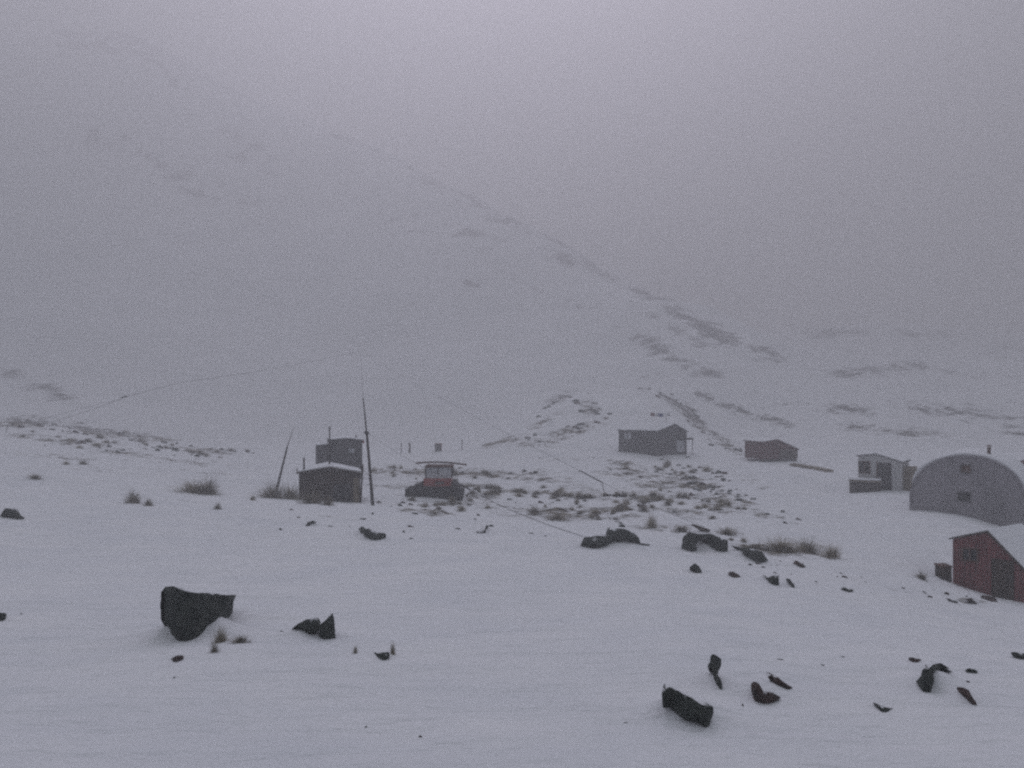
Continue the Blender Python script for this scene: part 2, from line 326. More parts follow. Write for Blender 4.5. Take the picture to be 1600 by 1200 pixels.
def snow_ground():
    m, nt, b = new_mat('snow_ground')
    at = nt.nodes.new('ShaderNodeAttribute'); at.attribute_name = 'bare'
    n1 = nz(nt, 1.9, 9, .74); n2 = nz(nt, .22, 6, .6)
    nn = mathn(nt, 'ADD', mathn(nt, 'MULTIPLY', n1, .6), mathn(nt, 'MULTIPLY', n2, .4))
    a2 = nt.nodes.new('ShaderNodeAttribute'); a2.attribute_name = 'scale'
    far = nz(nt, .10, 10, .72, stretch=(1, .5, 1.6))
    mm = nt.nodes.new('ShaderNodeMix'); nt.links.new(a2.outputs['Fac'], mm.inputs[0]); nt.links.new(nn, mm.inputs[2]); nt.links.new(far, mm.inputs[3])
    q = mathn(nt, 'ADD', mm.outputs[0], mathn(nt, 'MULTIPLY', at.outputs['Fac'], .29))
    mp = nt.nodes.new('ShaderNodeMapRange'); mp.inputs[1].default_value = .63; mp.inputs[2].default_value = .75
    nt.links.new(q, mp.inputs[0])
    soil = ramp(nt, nz(nt, 3.1, 5), [(.38, (.05, .048, .047)), (.60, (.20, .175, .13))])
    snow = ramp(nt, nz(nt, .6, 5), [(.3, (.76, .78, .82)), (.7, (.84, .85, .875))])
    soil = mixcol(nt, a2.outputs['Fac'], soil, (.045, .045, .048))
    c = mixcol(nt, mp.outputs[0], snow, soil)
    nt.links.new(c, b.inputs['Base Color']); b.inputs['Roughness'].default_value = .85
    b.inputs['Specular IOR Level'].default_value = .2
    h = mathn(nt, 'ADD', nz(nt, 2.3, 6), mathn(nt, 'MULTIPLY', nz(nt, .5, 3), 2.0))
    bump(nt, b, mathn(nt, 'ADD', h, mathn(nt, 'MULTIPLY', nz(nt, 1.1, 4, .6, stretch=(.35, 1.6, 1)), 1.6)), .11, .9)
    return m
M = {}
M['ground'] = snow_ground()
M['rock'] = simple('wet_basalt', (.013, .021, .020), (.060, .068, .060), 5, .95, snow=.9, bumpd=.03)
M['rockred'] = simple('reddish_basalt', (.024, .022, .023), (.10, .062, .055), 5, .95, snow=.9, bumpd=.03)
M['rockfar'] = simple('scoria', (.035, .037, .038), (.10, .085, .07), 3, .85, snow=.85, bumpd=.03)
M['grass'] = simple('tussock_straw', (.21, .185, .14), (.40, .355, .275), 5, .9)
M['grassdark'] = simple('frosted_tussock', (.13, .12, .10), (.30, .265, .21), 5, .9)
M['snow'] = simple('roof_snow', (.77, .79, .83), (.84, .85, .88), 2, .9, bumpd=.03)
M['greywall'] = simple('grey_weathered_boards', (.05, .052, .058), (.10, .098, .105), 3, .8, stretch=(6, 6, .6))
M['darkwood'] = simple('dark_weathered_planks', (.022, .018, .016), (.075, .054, .042), 3, .85, stretch=(7, 7, .5))
M['tanwood'] = simple('tan_boards', (.12, .10, .07), (.22, .18, .13), 3, .85, stretch=(7, 7, .5))
M['redwall'] = simple('faded_red_boards', (.085, .030, .034), (.24, .078, .08), 3, .8, stretch=(6, 6, .6))
M['maroon'] = simple('dark_maroon_boards', (.055, .018, .02), (.13, .040, .044), 3, .8, stretch=(6, 6, .6))
M['redpaint'] = simple('red_vehicle_paint', (.20, .035, .035), (.30, .065, .06), 2, .5)
M['whitewall'] = simple('off_white_panels', (.42, .43, .44), (.58, .58, .58), 2, .8, stretch=(3, 3, .6))
M['roofmetal'] = simple('dark_roof_sheet', (.05, .05, .055), (.09, .09, .095), 3, .6)
M['brown'] = simple('brown_shutter', (.07, .035, .028), (.12, .06, .045), 3, .8)
M['black'] = simple('dark_opening', (.012, .013, .015), (.03, .03, .034), 3, .6)
M['glass'] = simple('pale_window', (.42, .44, .47), (.55, .57, .60), 1, .25)
M['pole'] = simple('weathered_pole', (.03, .028, .03), (.08, .07, .07), 4, .8, stretch=(1, 1, .2))
M['wire'] = simple('black_cable', (.015, .015, .016), (.03, .03, .03), 4, .7)
M['track'] = simple('rubber_track', (.02, .021, .022), (.05, .05, .05), 9, .9)
M['blue'] = simple('blue_cloth', (.03, .05, .16), (.05, .07, .2), 3, .9)
M['white'] = simple('white_cloth', (.6, .6, .62), (.7, .7, .72), 3, .9)
M['dullred'] = simple('dull_red_cloth', (.11, .03, .035), (.16, .05, .05), 3, .9)
def corrugated(name, c1, c2, pitch):
    m = simple(name, c1, c2, 1.2, .5, stretch=(1, 1, .35)); nt = m.node_tree; b = nt.nodes['Principled BSDF']
    return m
M['corr'] = corrugated('grey_corrugated_metal', (.24, .23, .25), (.36, .34, .37), .2)

# ------------------------------------------------------------------ ground
def make_ground():
    na = [(-180 + 3 * i) for i in range(44)] + list(np.linspace(-48, -31, 35)) + list(np.linspace(-30.8, 30.8, 480)) + list(np.linspace(31, 48, 35)) + [51 + 3 * i for i in range(43)]
    A = np.radians(np.array(sorted(set(na))))
    A = A[A < math.pi - 0.01]
    RR = np.concatenate([[0.15], np.geomspace(0.5, 655, 800)])
    a, r = np.meshgrid(A, RR, indexing='ij')
    x = r * np.sin(a); y = r * np.cos(a); z = height(x, y)
    n, m = a.shape
    verts = np.stack([x, y, z], -1).reshape(-1, 3)
    i, j = np.meshgrid(np.arange(n), np.arange(m - 1), indexing='ij'); i2 = (i + 1) % n
    f = np.stack([i * m + j, i2 * m + j, i2 * m + j + 1, i * m + j + 1], -1).reshape(-1, 4)
    me = bpy.data.meshes.new('ground')
    me.vertices.add(len(verts)); me.vertices.foreach_set('co', verts.ravel())
    me.loops.add(f.size); me.loops.foreach_set('vertex_index', f.ravel().astype(np.int32))
    me.polygons.add(len(f)); me.polygons.foreach_set('loop_start', np.arange(0, f.size, 4, dtype=np.int32))
    me.polygons.foreach_set('use_smooth', np.ones(len(f), bool)); me.update(); me.validate()
    b = bare_at(x, y, land(x, y))
    ux, uy = x / np.maximum(r, .1), y / np.maximum(r, .1); e = .3 + .5 * np.clip((r - 105) / 60, 0, 1) + 1.2 * np.clip((r - 220) / 80, 0, 1)
    sl = (hummock(x + ux * e, y + uy * e, r) - hummock(x - ux * e, y - uy * e, r)) / (2 * e)
    for lo_, hi_ in ((0, 125), (125, 250), (250, 900)):
        q_ = (r >= lo_) & (r < hi_); sl[q_] /= max(sl[q_].std(), 1e-6)
    fr_ = np.clip((r - 100) / 40, 0, 1)
    b = b * np.clip(.66 + .04 * fr_ + (.42 - .10 * fr_) * sl, 0, 1.1)      # snow blown off the windward faces of the hummocks
    at = me.attributes.new('bare', 'FLOAT', 'POINT'); at.data.foreach_set('value', b.ravel().astype(np.float32))
    sc = np.clip((r - 105) / 60, 0, 1)
    at = me.attributes.new('scale', 'FLOAT', 'POINT'); at.data.foreach_set('value', sc.ravel().astype(np.float32))
    me.materials.append(M['ground'])
    o = link(bpy.data.objects.new('ground', me)); o['kind'] = 'structure'
    return o
make_ground()

# ------------------------------------------------------------------ buildings
UP = Vector((0, 0, 1))
def horiz(v): v = Vector((v.x, v.y, 0)); return v.normalized()
def prism(profile, base, B, C, E, name, mat, parent):
    """profile: (t 0..1 along B-C, world z) from B side to C side; extruded by E"""
    Bh = Vector((B.x, B.y, 0)); Ch = Vector((C.x, C.y, 0))
    ring = [Bh + UP * base] + [Bh.lerp(Ch, t) + UP * z for t, z in profile] + [Ch + UP * base]
    n = len(ring); v = ring + [p + E for p in ring]
    f = [tuple(range(n)), tuple(range(n, 2 * n))] + [(k, (k + 1) % n, n + (k + 1) % n, n + k) for k in range(n)]
    return mesh_obj(name, v, f, mat, parent)
def slab(profile, B, C, E, t0, t1, over_t, over_e, name, mat, parent, lump=0):
    """layer lying on the roof profile between heights t0 and t1, with overhang"""
    Bh = Vector((B.x, B.y, 0)); Ch = Vector((C.x, C.y, 0)); En = E.normalized()
    pr = list(profile); L = (Ch - Bh).length
    (a, za), (b, zb) = pr[0], pr[1]; s = (zb - za) / ((b - a) * L); pr[0] = (a - over_t / L, za - s * over_t)
    (a, za), (b, zb) = pr[-1], pr[-2]; s = (zb - za) / ((a - b) * L); pr[-1] = (a + over_t / L, za - s * over_t)
    v = []; f = []; n = len(pr); K = 6 if lump else 1
    for k in range(K + 1):
        e = -over_e + (E.length + 2 * over_e) * k / K
        for dz in (t0, t1):
            for (t, z) in pr:
                w = lump * (noise.noise(Vector((t * 6, e * 1.3, z))) if dz == t1 else 0)
                if dz == t1 and lump and (k in (0, K) or t in (pr[0][0], pr[-1][0])): w -= (t1 - t0) * .5
                v.append(Bh.lerp(Ch, t) + En * e + UP * (z + dz + w))
    s_ = 2 * n
    for k in range(K):
        o = k * s_
        for i in range(n - 1):
            f += [(o+i, o+i+1, o+s_+i+1, o+s_+i), (o+n+i, o+n+i+1, o+s_+n+i+1, o+s_+n+i)]
        f += [(o, o+n, o+s_+n, o+s_), (o+n-1, o+2*n-1, o+s_+2*n-1, o+s_+n-1)]
    for o in (0, K * s_):
        for i in range(n - 1): f.append((o+i, o+i+1, o+n+i+1, o+n+i))
    return mesh_obj(name, v, f, mat, parent, smooth=False)
def wall_panel(A, B, t0, t1, z0, z1, out, th, name, mat, parent, out0=0.0):
    """box lying on the wall A-B from fraction t0 to t1, sticking out by th along OUT"""
    a = Vector((A.x, A.y, 0)); b = Vector((B.x, B.y, 0)); p, q = a.lerp(b, t0), a.lerp(b, t1)
    mb = MB(); i0, i1 = out * (out0 - .01), out * th
    mb.hexa([p+i0+UP*z0, q+i0+UP*z0, q+i1+UP*z0, p+i1+UP*z0, p+i0+UP*z1, q+i0+UP*z1, q+i1+UP*z1, p+i1+UP*z1])
    return mb.build(name, mat, parent)
def window(A, B, t0, t1, z0, z1, out, parent, fm, gm, bar=True):
    a = Vector((A.x, A.y, 0)); b = Vector((B.x, B.y, 0)); L = (b - a).length; w = .05
    o = wall_panel(A, B, t0, t1, z0, z1, out, .02, 'window', gm, parent)
    mb = MB(); u = (b - a).normalized()
    def bx(x0, x1, y0, y1): mb.frame_box(a, u, out, x0, x1, 0.0, .045, y0, y1)
    x0, x1 = t0 * L, t1 * L
    bx(x0 - w, x0, z0 - w, z1 + w); bx(x1, x1 + w, z0 - w, z1 + w); bx(x0, x1, z1, z1 + w); bx(x0, x1, z0 - w, z0)
    if bar: bx((x0 + x1) / 2 - .018, (x0 + x1) / 2 + .018, z0, z1)
    mb.build('frame', fm, o); return o
def battens(A, B, z0, ztop, out, step, th, name, mat, parent):
    """cover strips on a wall; ztop(t) gives the wall's top"""
    a = Vector((A.x, A.y, 0)); b = Vector((B.x, B.y, 0)); L = (b - a).length; u = (b - a).normalized(); mb = MB()
    n = int(L / step)
    for i in range(n + 1):
        x = L * i / n; x = min(max(x, .03), L - .03)
        mb.frame_box(a, u, out, x - .022, x + .022, -.01, th, z0, ztop(x / L) - .02)
    return mb.build(name, mat, parent)
def topf(profile): return lambda t: float(np.interp(t, [p[0] for p in profile], [p[1] for p in profile]))

# --- grey hut on the far side, seen from its corner
B = G(1027, 712); 
def corner_points(pb, pa, pc, Yb, da, dc):
    Bp = P(pb[0], pb[1], Yb); Ap = P(pa[0], pa[1], Yb + da); Cp = P(pc[0], pc[1], Yb + dc)
    return Ap, Bp, Cp
def zat(px, py, Y): return P(px, py, Y).z
def grey_hut():
    Bp = G(1027, 714); Y = Bp.y
    A = P(967, 707, Y + 2.7); C = P(1073, 714, Y + 2.4)
    E = horiz(A - Bp) * (A - Bp).length
    ze = zat(1000, 673, Y + 1); za = zat(1058, 663, Y + 1.5)
    prof = [(0, ze), (.56, za), (1, ze - .12)]
    base = min(hgt(p.x, p.y) for p in (A, Bp, C)) - .3
    r = empty('grey_hut', (Bp.x, Bp.y, Bp.z), 'small dark grey gabled hut with a pale square window below the stony ridge', 'hut')
    E.z = 0
    prism(prof, base, Bp, C, E, 'wall', M['greywall'], r)
    rf = slab(prof, Bp, C, E, .003, .05, .12, .12, 'roof', M['roofmetal'], r)
    slab(prof, Bp, C, E, .053, .14, .09, .10, 'snow_layer', M['snow'], rf, lump=.05)
    out = Vector((-(C - Bp).y, (C - Bp).x, 0)).normalized()
    os_ = -horiz(C - Bp); oe = -horiz(E)
    Ae = Bp + E
    battens(Ae, Bp, base, lambda t: ze, os_, .42, .02, 'batten', M['greywall'], r)
    window(Ae, Bp, .15, .33, ze - .78, ze - .22, os_, r, M['roofmetal'], M['glass'])
    window(Ae, Bp, .55, .72, ze - .78, ze - .25, os_, r, M['roofmetal'], M['black'])
    # porch at the gable: roof piece on posts, pale door behind
    d = wall_panel(Bp, C, .66, .92, zat(1065, 706, Y + 2), zat(1065, 688, Y + 2), oe, .03, 'door', M['glass'], r)
    u = horiz(C - Bp); Cb = Vector((C.x, C.y, 0))
    MB().frame_box(Cb, u, oe, -1.0, .12, 0.02, .62, zat(1065, 687, Y + 2), zat(1065, 684, Y + 2)).build('porch_roof', M['roofmetal'], r)
    for x in (-.95, .06):
        q = Cb + u * x + oe * .55; MB().tube([q + UP * (hgt(q.x, q.y) - .2), q + UP * zat(1065, 687, Y + 2)], .04).build('porch_post', M['greywall'], r)
    MB().frame_box(Cb, u, oe, -1.1, .5, .02, .75, base + .1, zat(1075, 714, Y + 1.4)).build('step', M['greywall'], r)
    # mast with wind head, and the flag
    q = P(1041, 671, Y + 2.2); hx = hgt(q.x, q.y)
    rt = empty('flagpole', (q.x, q.y, hx), 'thin grey pole with a small wind sensor on top, rising behind the grey hut', 'pole')
    top = P(1041, 648.5, Y + 2.2)
    MB().tube([(q.x, q.y, hx - .3), (q.x, q.y, top.z)], [.035, .022]).build('pole', M['pole'], rt)
    w = MB(); w.tube([top, top + Vector((.22, 0, .02))], .02).tube([top + Vector((.24, 0, -.09)), top + Vector((.24, 0, .12))], .06).tube([top + Vector((.1, 0, .0)), top + Vector((.1, 0, .14))], .03)
    w.build('wind_sensor', M['black'], rt)
    fl = empty('flag', top, 'small tricolour flag blown out to the left of the pole above the grey hut', 'flag')
    bands = [('blue_band', 1036.5, 1028.5, 'blue'), ('white_band', 1028.5, 1023, 'white'), ('red_band', 1023, 1016.5, 'dullred')]
    for nm, xa, xb, mt in bands:
        v = []; f = []; K = 6
        for k in range(K + 1):
            x = xa + (xb - xa) * k / K; s = (1041 - x) / 24
            wob = .05 * math.sin(s * 9)
            for (py_, sgn) in ((651.8 - s * 1.6, 0), (646.6 - s * 1.6, 1)):
                p = P(x, py_, Y + 2.2 + wob); v.append(p); v.append(p + Vector((0, .012, 0)))
        for k in range(K):
            o = 4 * k
            f += [(o, o+4, o+6, o+2), (o+1, o+3, o+7, o+5), (o, o+1, o+5, o+4), (o+2, o+6, o+7, o+3)]
        f += [(0, 2, 3, 1), (4*K, 4*K+1, 4*K+3, 4*K+2)]
        mesh_obj(nm, v, f, M[mt], fl, smooth=False)
    for py_ in (651.6, 647): MB().tube([P(1041, py_, Y + 2.2), P(1036.5, py_ - .2, Y + 2.2)], .008, 5).build('halyard', M['wire'], fl)
grey_hut()

# --- red hut on stilts
def red_stilt_hut():
    Bp = G(1192, 722); Y = Bp.y
    A = P(1168, 717, Y + 2.4); C = P(1246, 724, Y + 1.2)
    u = horiz(C - Bp); E = Vector((-u.y, u.x, 0))
    if E.y < 0: E = -E
    E = E * ((A - Bp).length)
    ze = zat(1180, 690.5, Y + .6); za = zat(1213, 687, Y + .6); zr = zat(1245, 702, Y + 1)
    prof = [(0, ze), (.40, za), (1, zr)]
    fl = zat(1210, 717, Y + .5)
    r = empty('red_stilt_hut', (Bp.x, Bp.y, Bp.z), 'faded red hut raised on short stilts between the grey hut and the white hut', 'hut')
    prism(prof, fl, Bp, C, E, 'wall', M['maroon'], r)
    rf = slab(prof, Bp, C, E, .003, .045, .10, .10, 'roof', M['maroon'], r)
    slab([(t, z) for t, z in prof], Bp, C, E, .048, .12, .06, .08, 'snow_layer', M['snow'], rf, lump=.04)
    oe = -horiz(E); tf = topf(prof)
    battens(Bp, C, fl, tf, oe, .35, .02, 'batten', M['maroon'], r)
    pn = wall_panel(Bp, C, .47, 1.0, fl, zr - .02, oe, .03, 'panel', M['darkwood'], r)
    window(Bp, C, .66, .79, zat(1230, 713, Y + .8), zat(1230, 706, Y + .8), oe * 1.0, pn, M['roofmetal'], M['glass'], bar=False)
    for t in (.04, .35, .66, .97):
        for e in (.05, .95):
            q = Bp.lerp(C, t) + E * e
            MB().tube([(q.x, q.y, hgt(q.x, q.y) - .2), (q.x, q.y, fl)], .05).build('stilt', M['darkwood'], r)
    Bh = Vector((Bp.x, Bp.y, 0)); mb = MB()
    mb.frame_box(Bh, u, oe, (C - Bp).length * .55, (C - Bp).length * .98, -.02, .03, hgt(C.x, C.y) - .15, fl - .01)
    mb.build('skirt', M['greywall'], r)
    # steps at the left end
    s = MB(); Ah = Vector((Bp.x, Bp.y, 0)) + E * .5; lw = -u; gz_ = hgt(Ah.x + lw.x, Ah.y + lw.y)
    for k in range(3): s.frame_box(Ah, lw, horiz(E), .05 + .28 * k, .32 + .28 * k, -.4, .4, gz_ - .2, fl - .12 - (fl - gz_) * .3 * k)
    s.build('step', M['darkwood'], r)
    # boardwalk to the right
    L = [G(1238, 728), G(1256, 730.5), G(1275, 733.5), G(1296, 738)]
    w = MB()
    for a, b in zip(L[:-1], L[1:]):
        d = horiz(b - a); n_ = Vector((-d.y, d.x, 0)); z0 = .06
        w.hexa([a - n_*.3 + UP*(z0-.06), b - n_*.3 + UP*(z0-.06), b + n_*.3 + UP*(z0-.06), a + n_*.3 + UP*(z0-.06), a - n_*.3 + UP*(z0+.12), b - n_*.3 + UP*(z0+.12), b + n_*.3 + UP*(z0+.12), a + n_*.3 + UP*(z0+.12)])
    o = w.build('boardwalk', M['tanwood'], None, off=L[0]); o.location = L[0]
    tag(o, 'narrow low wooden boardwalk running right from the red stilted hut over the snow', 'boardwalk')
red_stilt_hut()

# --- white hut
def white_hut():
    a = G(1341, 764); b = G(1409, 764); Y = min(a.y, b.y) + .3
    Bp = P(1341, 764, Y); C = P(1409, 764, Y - 1.4)
    u = horiz(C - Bp); E = Vector((-u.y, u.x, 0)); E = E if E.y > 0 else -E; E = E * 2.4
    f = lambda px, py: zat(px, py, Y + .4)
    prof = [(0, f(1341, 712)), (.43, f(1370, 709)), (1, f(1408, 719.5))]
    base = min(hgt(Bp.x, Bp.y), hgt(C.x, C.y)) - .3
    r = empty('white_hut', (Bp.x, Bp.y, hgt(Bp.x, Bp.y)), 'small off-white hut with a dark doorway and dark window, left of the big arched hut', 'hut')
    prism(prof, base, Bp, C, E, 'wall', M['whitewall'], r)
    rf = slab(prof, Bp, C, E, .003, .055, .10, .12, 'roof', M['roofmetal'], r)
    slab(prof, Bp, C, E, .058, .13, .07, .10, 'snow_layer', M['snow'], rf, lump=.04)
    oe = -horiz(E)
    window(Bp, C, .03, .27, f(1350, 737), f(1350, 721), oe, r, M['brown'], M['black'])
    d = wall_panel(Bp, C, .46, .77, base + .1, f(1380, 721), oe, .02, 'doorway', M['black'], r)
    wall_panel(Bp, C, .43, .455, base + .1, f(1380, 719.5), oe, .05, 'door_post', M['brown'], r)
    # lattice deck in front left
    Bh = Vector((Bp.x, Bp.y, 0)); L = (C - Bp).length
    dk = MB(); dk.frame_box(Bh, u, oe, -.32, L * .58, .35, 1.15, f(1350, 749.5), f(1350, 747)).build('deck', M['tanwood'], r)
    MB().frame_box(Bh, u, oe, -.30, L * .57, .37, 1.13, f(1350, 746.8), f(1350, 744.5)).build('deck_snow', M['snow'], r)
    sl = MB(); n = 13
    for k in range(n):
        x = -.28 + (L * .58 + .24) * k / (n - 1); sl.frame_box(Bh, u, oe, x, x + .07, 1.04, 1.09, base, f(1350, 749.5))
    sl.frame_box(Bh, u, oe, -.24, L * .56, .5, .98, base, f(1350, 751)); sl.build('deck_slats', M['darkwood'], r)
    # lean-to on the right side
    q = C
    Cb = Vector((C.x, C.y, 0))
    MB().frame_box(Cb, u, -oe, .01, .55, .35, 2.0, base, f(1408, 728)).build('lean_to', M['tanwood'], r)
white_hut()

# --- arched hut
def arched_hut():
    a = G(1421, 797); Y = a.y
    Bp = P(1421, 797, Y); C = P(1606, 815, Y - 2.75)
    C.z = hgt(C.x, C.y)
    base = min(Bp.z, C.z) - .5
    L = Vector((C.x - Bp.x, C.y - Bp.y, 0)).length
    u = horiz(C - Bp); E = Vector((-u.y, u.x, 0)); E = E if E.y > 0 else -E
    zt = zat(1515, 710, Y - .8); zs = zat(1424, 770, Y)
    prof = []; n = 36
    for k in range(n + 1):
        t = math.pi * k / n
        prof.append((.5 - .5 * math.cos(t), zs - .45 + (zt - zs + .45) * math.sin(t) ** .86))
    r = empty('arched_hut', (Bp.x, Bp.y, Bp.z), 'large grey arched metal hut with a corrugated rounded end wall', 'hut')
    D = 6.5
    # end wall: slightly inside the shell, vertical ribs
    inner = [(.5 + (t - .5) * .985, z - .05) for t, z in prof]
    prism(inner, base, Bp, C, E * .12, 'end_wall', M['corr'], r)
    oe = -E; tf = topf(inner); Bh = Vector((Bp.x, Bp.y, 0)); rb = MB(); N = 46
    for k in range(1, N):
        x = L * k / N; rb.frame_box(Bh, u, oe, x - .022, x + .022, -.01, .03, base, tf(k / N) - .03)
    rb.build('rib', M['corr'], r)
    # shell
    v = []; f = []; K = 18; m = len(prof)
    Ch = Vector((C.x, C.y, 0))
    for k in range(K + 1):
        e = -.10 + D * k / K
        for (t, z) in prof:
            v.append(Bh.lerp(Ch, t) + E * e + UP * z)
        for (t, z) in prof:
            v.append(Bh.lerp(Ch, .5 + (t - .5) * .982) + E * e + UP * (z - .06))
    s_ = 2 * m
    for k in range(K):
        o = k * s_
        for i in range(m - 1): f += [(o+i, o+i+1, o+s_+i+1, o+s_+i), (o+m+i, o+m+i+1, o+s_+m+i+1, o+s_+m+i)]
    for o in (0, K * s_):
        for i in range(m - 1): f.append((o+i, o+i+1, o+m+i+1, o+m+i))
    mesh_obj('shell', v, f, M['corr'], r, smooth=False)
    v2 = []; f2 = []; ks = range(4, n - 3); m2 = len(ks)
    for k in range(K + 1):
        e = -.02 + (D - .2) * k / K
        for hh in (.012, .10):
            for i in ks:
                t, z = prof[i]; g_ = .05 * noise.noise(Vector((t * 5, e * .8, hh)))
                h_ = hh if hh < .05 else max(.02, hh * min(1, (i - 3) / 3, (n - 3 - i) / 3) + g_)
                v2.append(Bh.lerp(Ch, .5 + (t - .5) * (1 + h_ * .35)) + E * e + UP * (z + h_))
    for k in range(K):
        o = k * 2 * m2; s2 = 2 * m2
        for i in range(m2 - 1): f2 += [(o+i, o+i+1, o+s2+i+1, o+s2+i), (o+m2+i, o+m2+i+1, o+s2+m2+i+1, o+s2+m2+i)]
        f2 += [(o, o+m2, o+s2+m2, o+s2), (o+m2-1, o+2*m2-1, o+s2+2*m2-1, o+s2+m2-1)]
    for o in (0, K * 2 * m2):
        for i in range(m2 - 1): f2.append((o+i, o+i+1, o+m2+i+1, o+m2+i))
    mesh_obj('snow_layer', v2, f2, M['snow'], r)
    sk = MB(); w = Bh.lerp(Ch, 0)
    sk.frame_box(Bh, u, E, .005, .1, -.08, D - .2, base, prof[0][1] + .02); sk.frame_box(Bh, u, E, L - .1, L - .005, -.08, D - .2, base, prof[0][1] + .02)
    sk.build('side_wall', M['corr'], r)
    prism(inner, base, Bp + E * (D - .3), C + E * (D - .3), E * .12, 'rear_wall', M['corr'], r)
    z = lambda py: zat(1515, py, Y - .8)
    tt = lambda px: (px - 1421) / 185.0
    window(Bp, C, tt(1505), tt(1520), z(737), z(726), oe * 1.6, r, M['roofmetal'], M['brown'], bar=False)
    window(Bp, C, tt(1500), tt(1518), z(780), z(769), oe * 1.6, r, M['roofmetal'], M['black'], bar=False)
    # stovepipe on the roof
    q = Bh.lerp(Ch, tt(1543)) + E * 2.2
    mb = MB(); ztop = zat(1543, 697, Y + 1.2)
    mb.tube([q + UP * (zt - .5), q + UP * ztop], .09, 10).tube([q + UP * (ztop + .04), q + UP * (ztop + .12)], [.17, .05], 10)
    mb.build('stovepipe', M['brown'], r)
arched_hut()

# --- red shed at the lower right
def red_shed():
    Bp = G(1489, 911); Y = Bp.y
    C = P(1614, 934, Y - 1.9); C.z = hgt(C.x, C.y)
    u = horiz(C - Bp); E = Vector((-u.y, u.x, 0)); E = E if E.y > 0 else -E
    f = lambda px, py: zat(px, py, Y - .4)
    tt = lambda px: (px - 1489) / 125.0
    prof = [(0, f(1489, 845)), (tt(1545), f(1545, 829)), (1, f(1612, 892))]
    base = min(Bp.z, C.z) - .3
    r = empty('red_shed', (Bp.x, Bp.y, Bp.z), 'dark red plank shed with an uneven pointed gable in front of the arched hut', 'shed')
    D = 2.6
    prism(prof, base, Bp, C, E * D, 'wall', M['redwall'], r)
    rf = slab(prof, Bp, C, E * D, .003, .05, .10, .06, 'roof', M['darkwood'], r)
    slab(prof, Bp, C, E * D, .053, .10, .06, -.04, 'snow_layer', M['snow'], rf, lump=.03)
    battens(Bp, C, base, topf(prof), -E, .17, .018, 'batten', M['redwall'], r)
    dr = wall_panel(Bp, C, .50, .78, base + .2, f(1560, 868), -E, .03, 'door', M['darkwood'], r)
    Bh = Vector((Bp.x, Bp.y, 0)); L = (C - Bp).length
    MB().frame_box(Bh, u, -E, L * .74, L * .76, .03, .07, f(1560, 896), f(1560, 890)).build('handle', M['roofmetal'], dr)
    window(Bp, C, .14, .32, f(1515, 875), f(1515, 858), -E, r, M['brown'], M['black'])
    # crate beside it
    g = G(1480, 908); c = empty('crate', g, 'low dark wooden crate with a snowy lid against the left wall of the red shed', 'crate')
    g = Vector((g.x, g.y, g.z)); w = .36; 
    MB().frame_box(g, Vector((1,0,0)), Vector((0,1,0)), -.18, .15, 0, .5, -.2, zat(1480, 887, g.y) - g.z).build('box', M['darkwood'], c)
    MB().frame_box(g, Vector((1,0,0)), Vector((0,1,0)), -.21, .16, -.03, .53, zat(1480, 886.8, g.y) - g.z, zat(1480, 884, g.y) - g.z).build('lid', M['brown'], c)
red_shed()

# --- red building at the right edge
def edge_hut():
    Y = 66.0
    Bp = P(1589, 750, Y); C = P(1650, 752, Y + .5); base = min(hgt(Bp.x, Bp.y), hgt(C.x, C.y)) - .3
    f = lambda py: zat(1600, py, Y)
    u = horiz(C - Bp); E = Vector((-u.y, u.x, 0)); E = E if E.y > 0 else -E
    prof = [(0, f(723)), (.5, f(713)), (1, f(723))]
    r = empty('red_cabin', (Bp.x, Bp.y, hgt(Bp.x, Bp.y)), 'red cabin cut by the right edge of the view, behind the arched hut', 'cabin')
    prism(prof, base, Bp, C, E * 3, 'wall', M['redwall'], r)
    rf = slab(prof, Bp, C, E * 3, .003, .05, .1, .1, 'roof', M['redwall'], r)
    slab(prof, Bp, C, E * 3, .053, .13, .07, .07, 'snow_layer', M['snow'], rf, lump=.03)
    battens(Bp, C, base, topf(prof), -E, .3, .018, 'batten', M['redwall'], r)
    window(Bp, C, .3, .55, f(740), f(728), -E, r, M['roofmetal'], M['black'])
edge_hut()

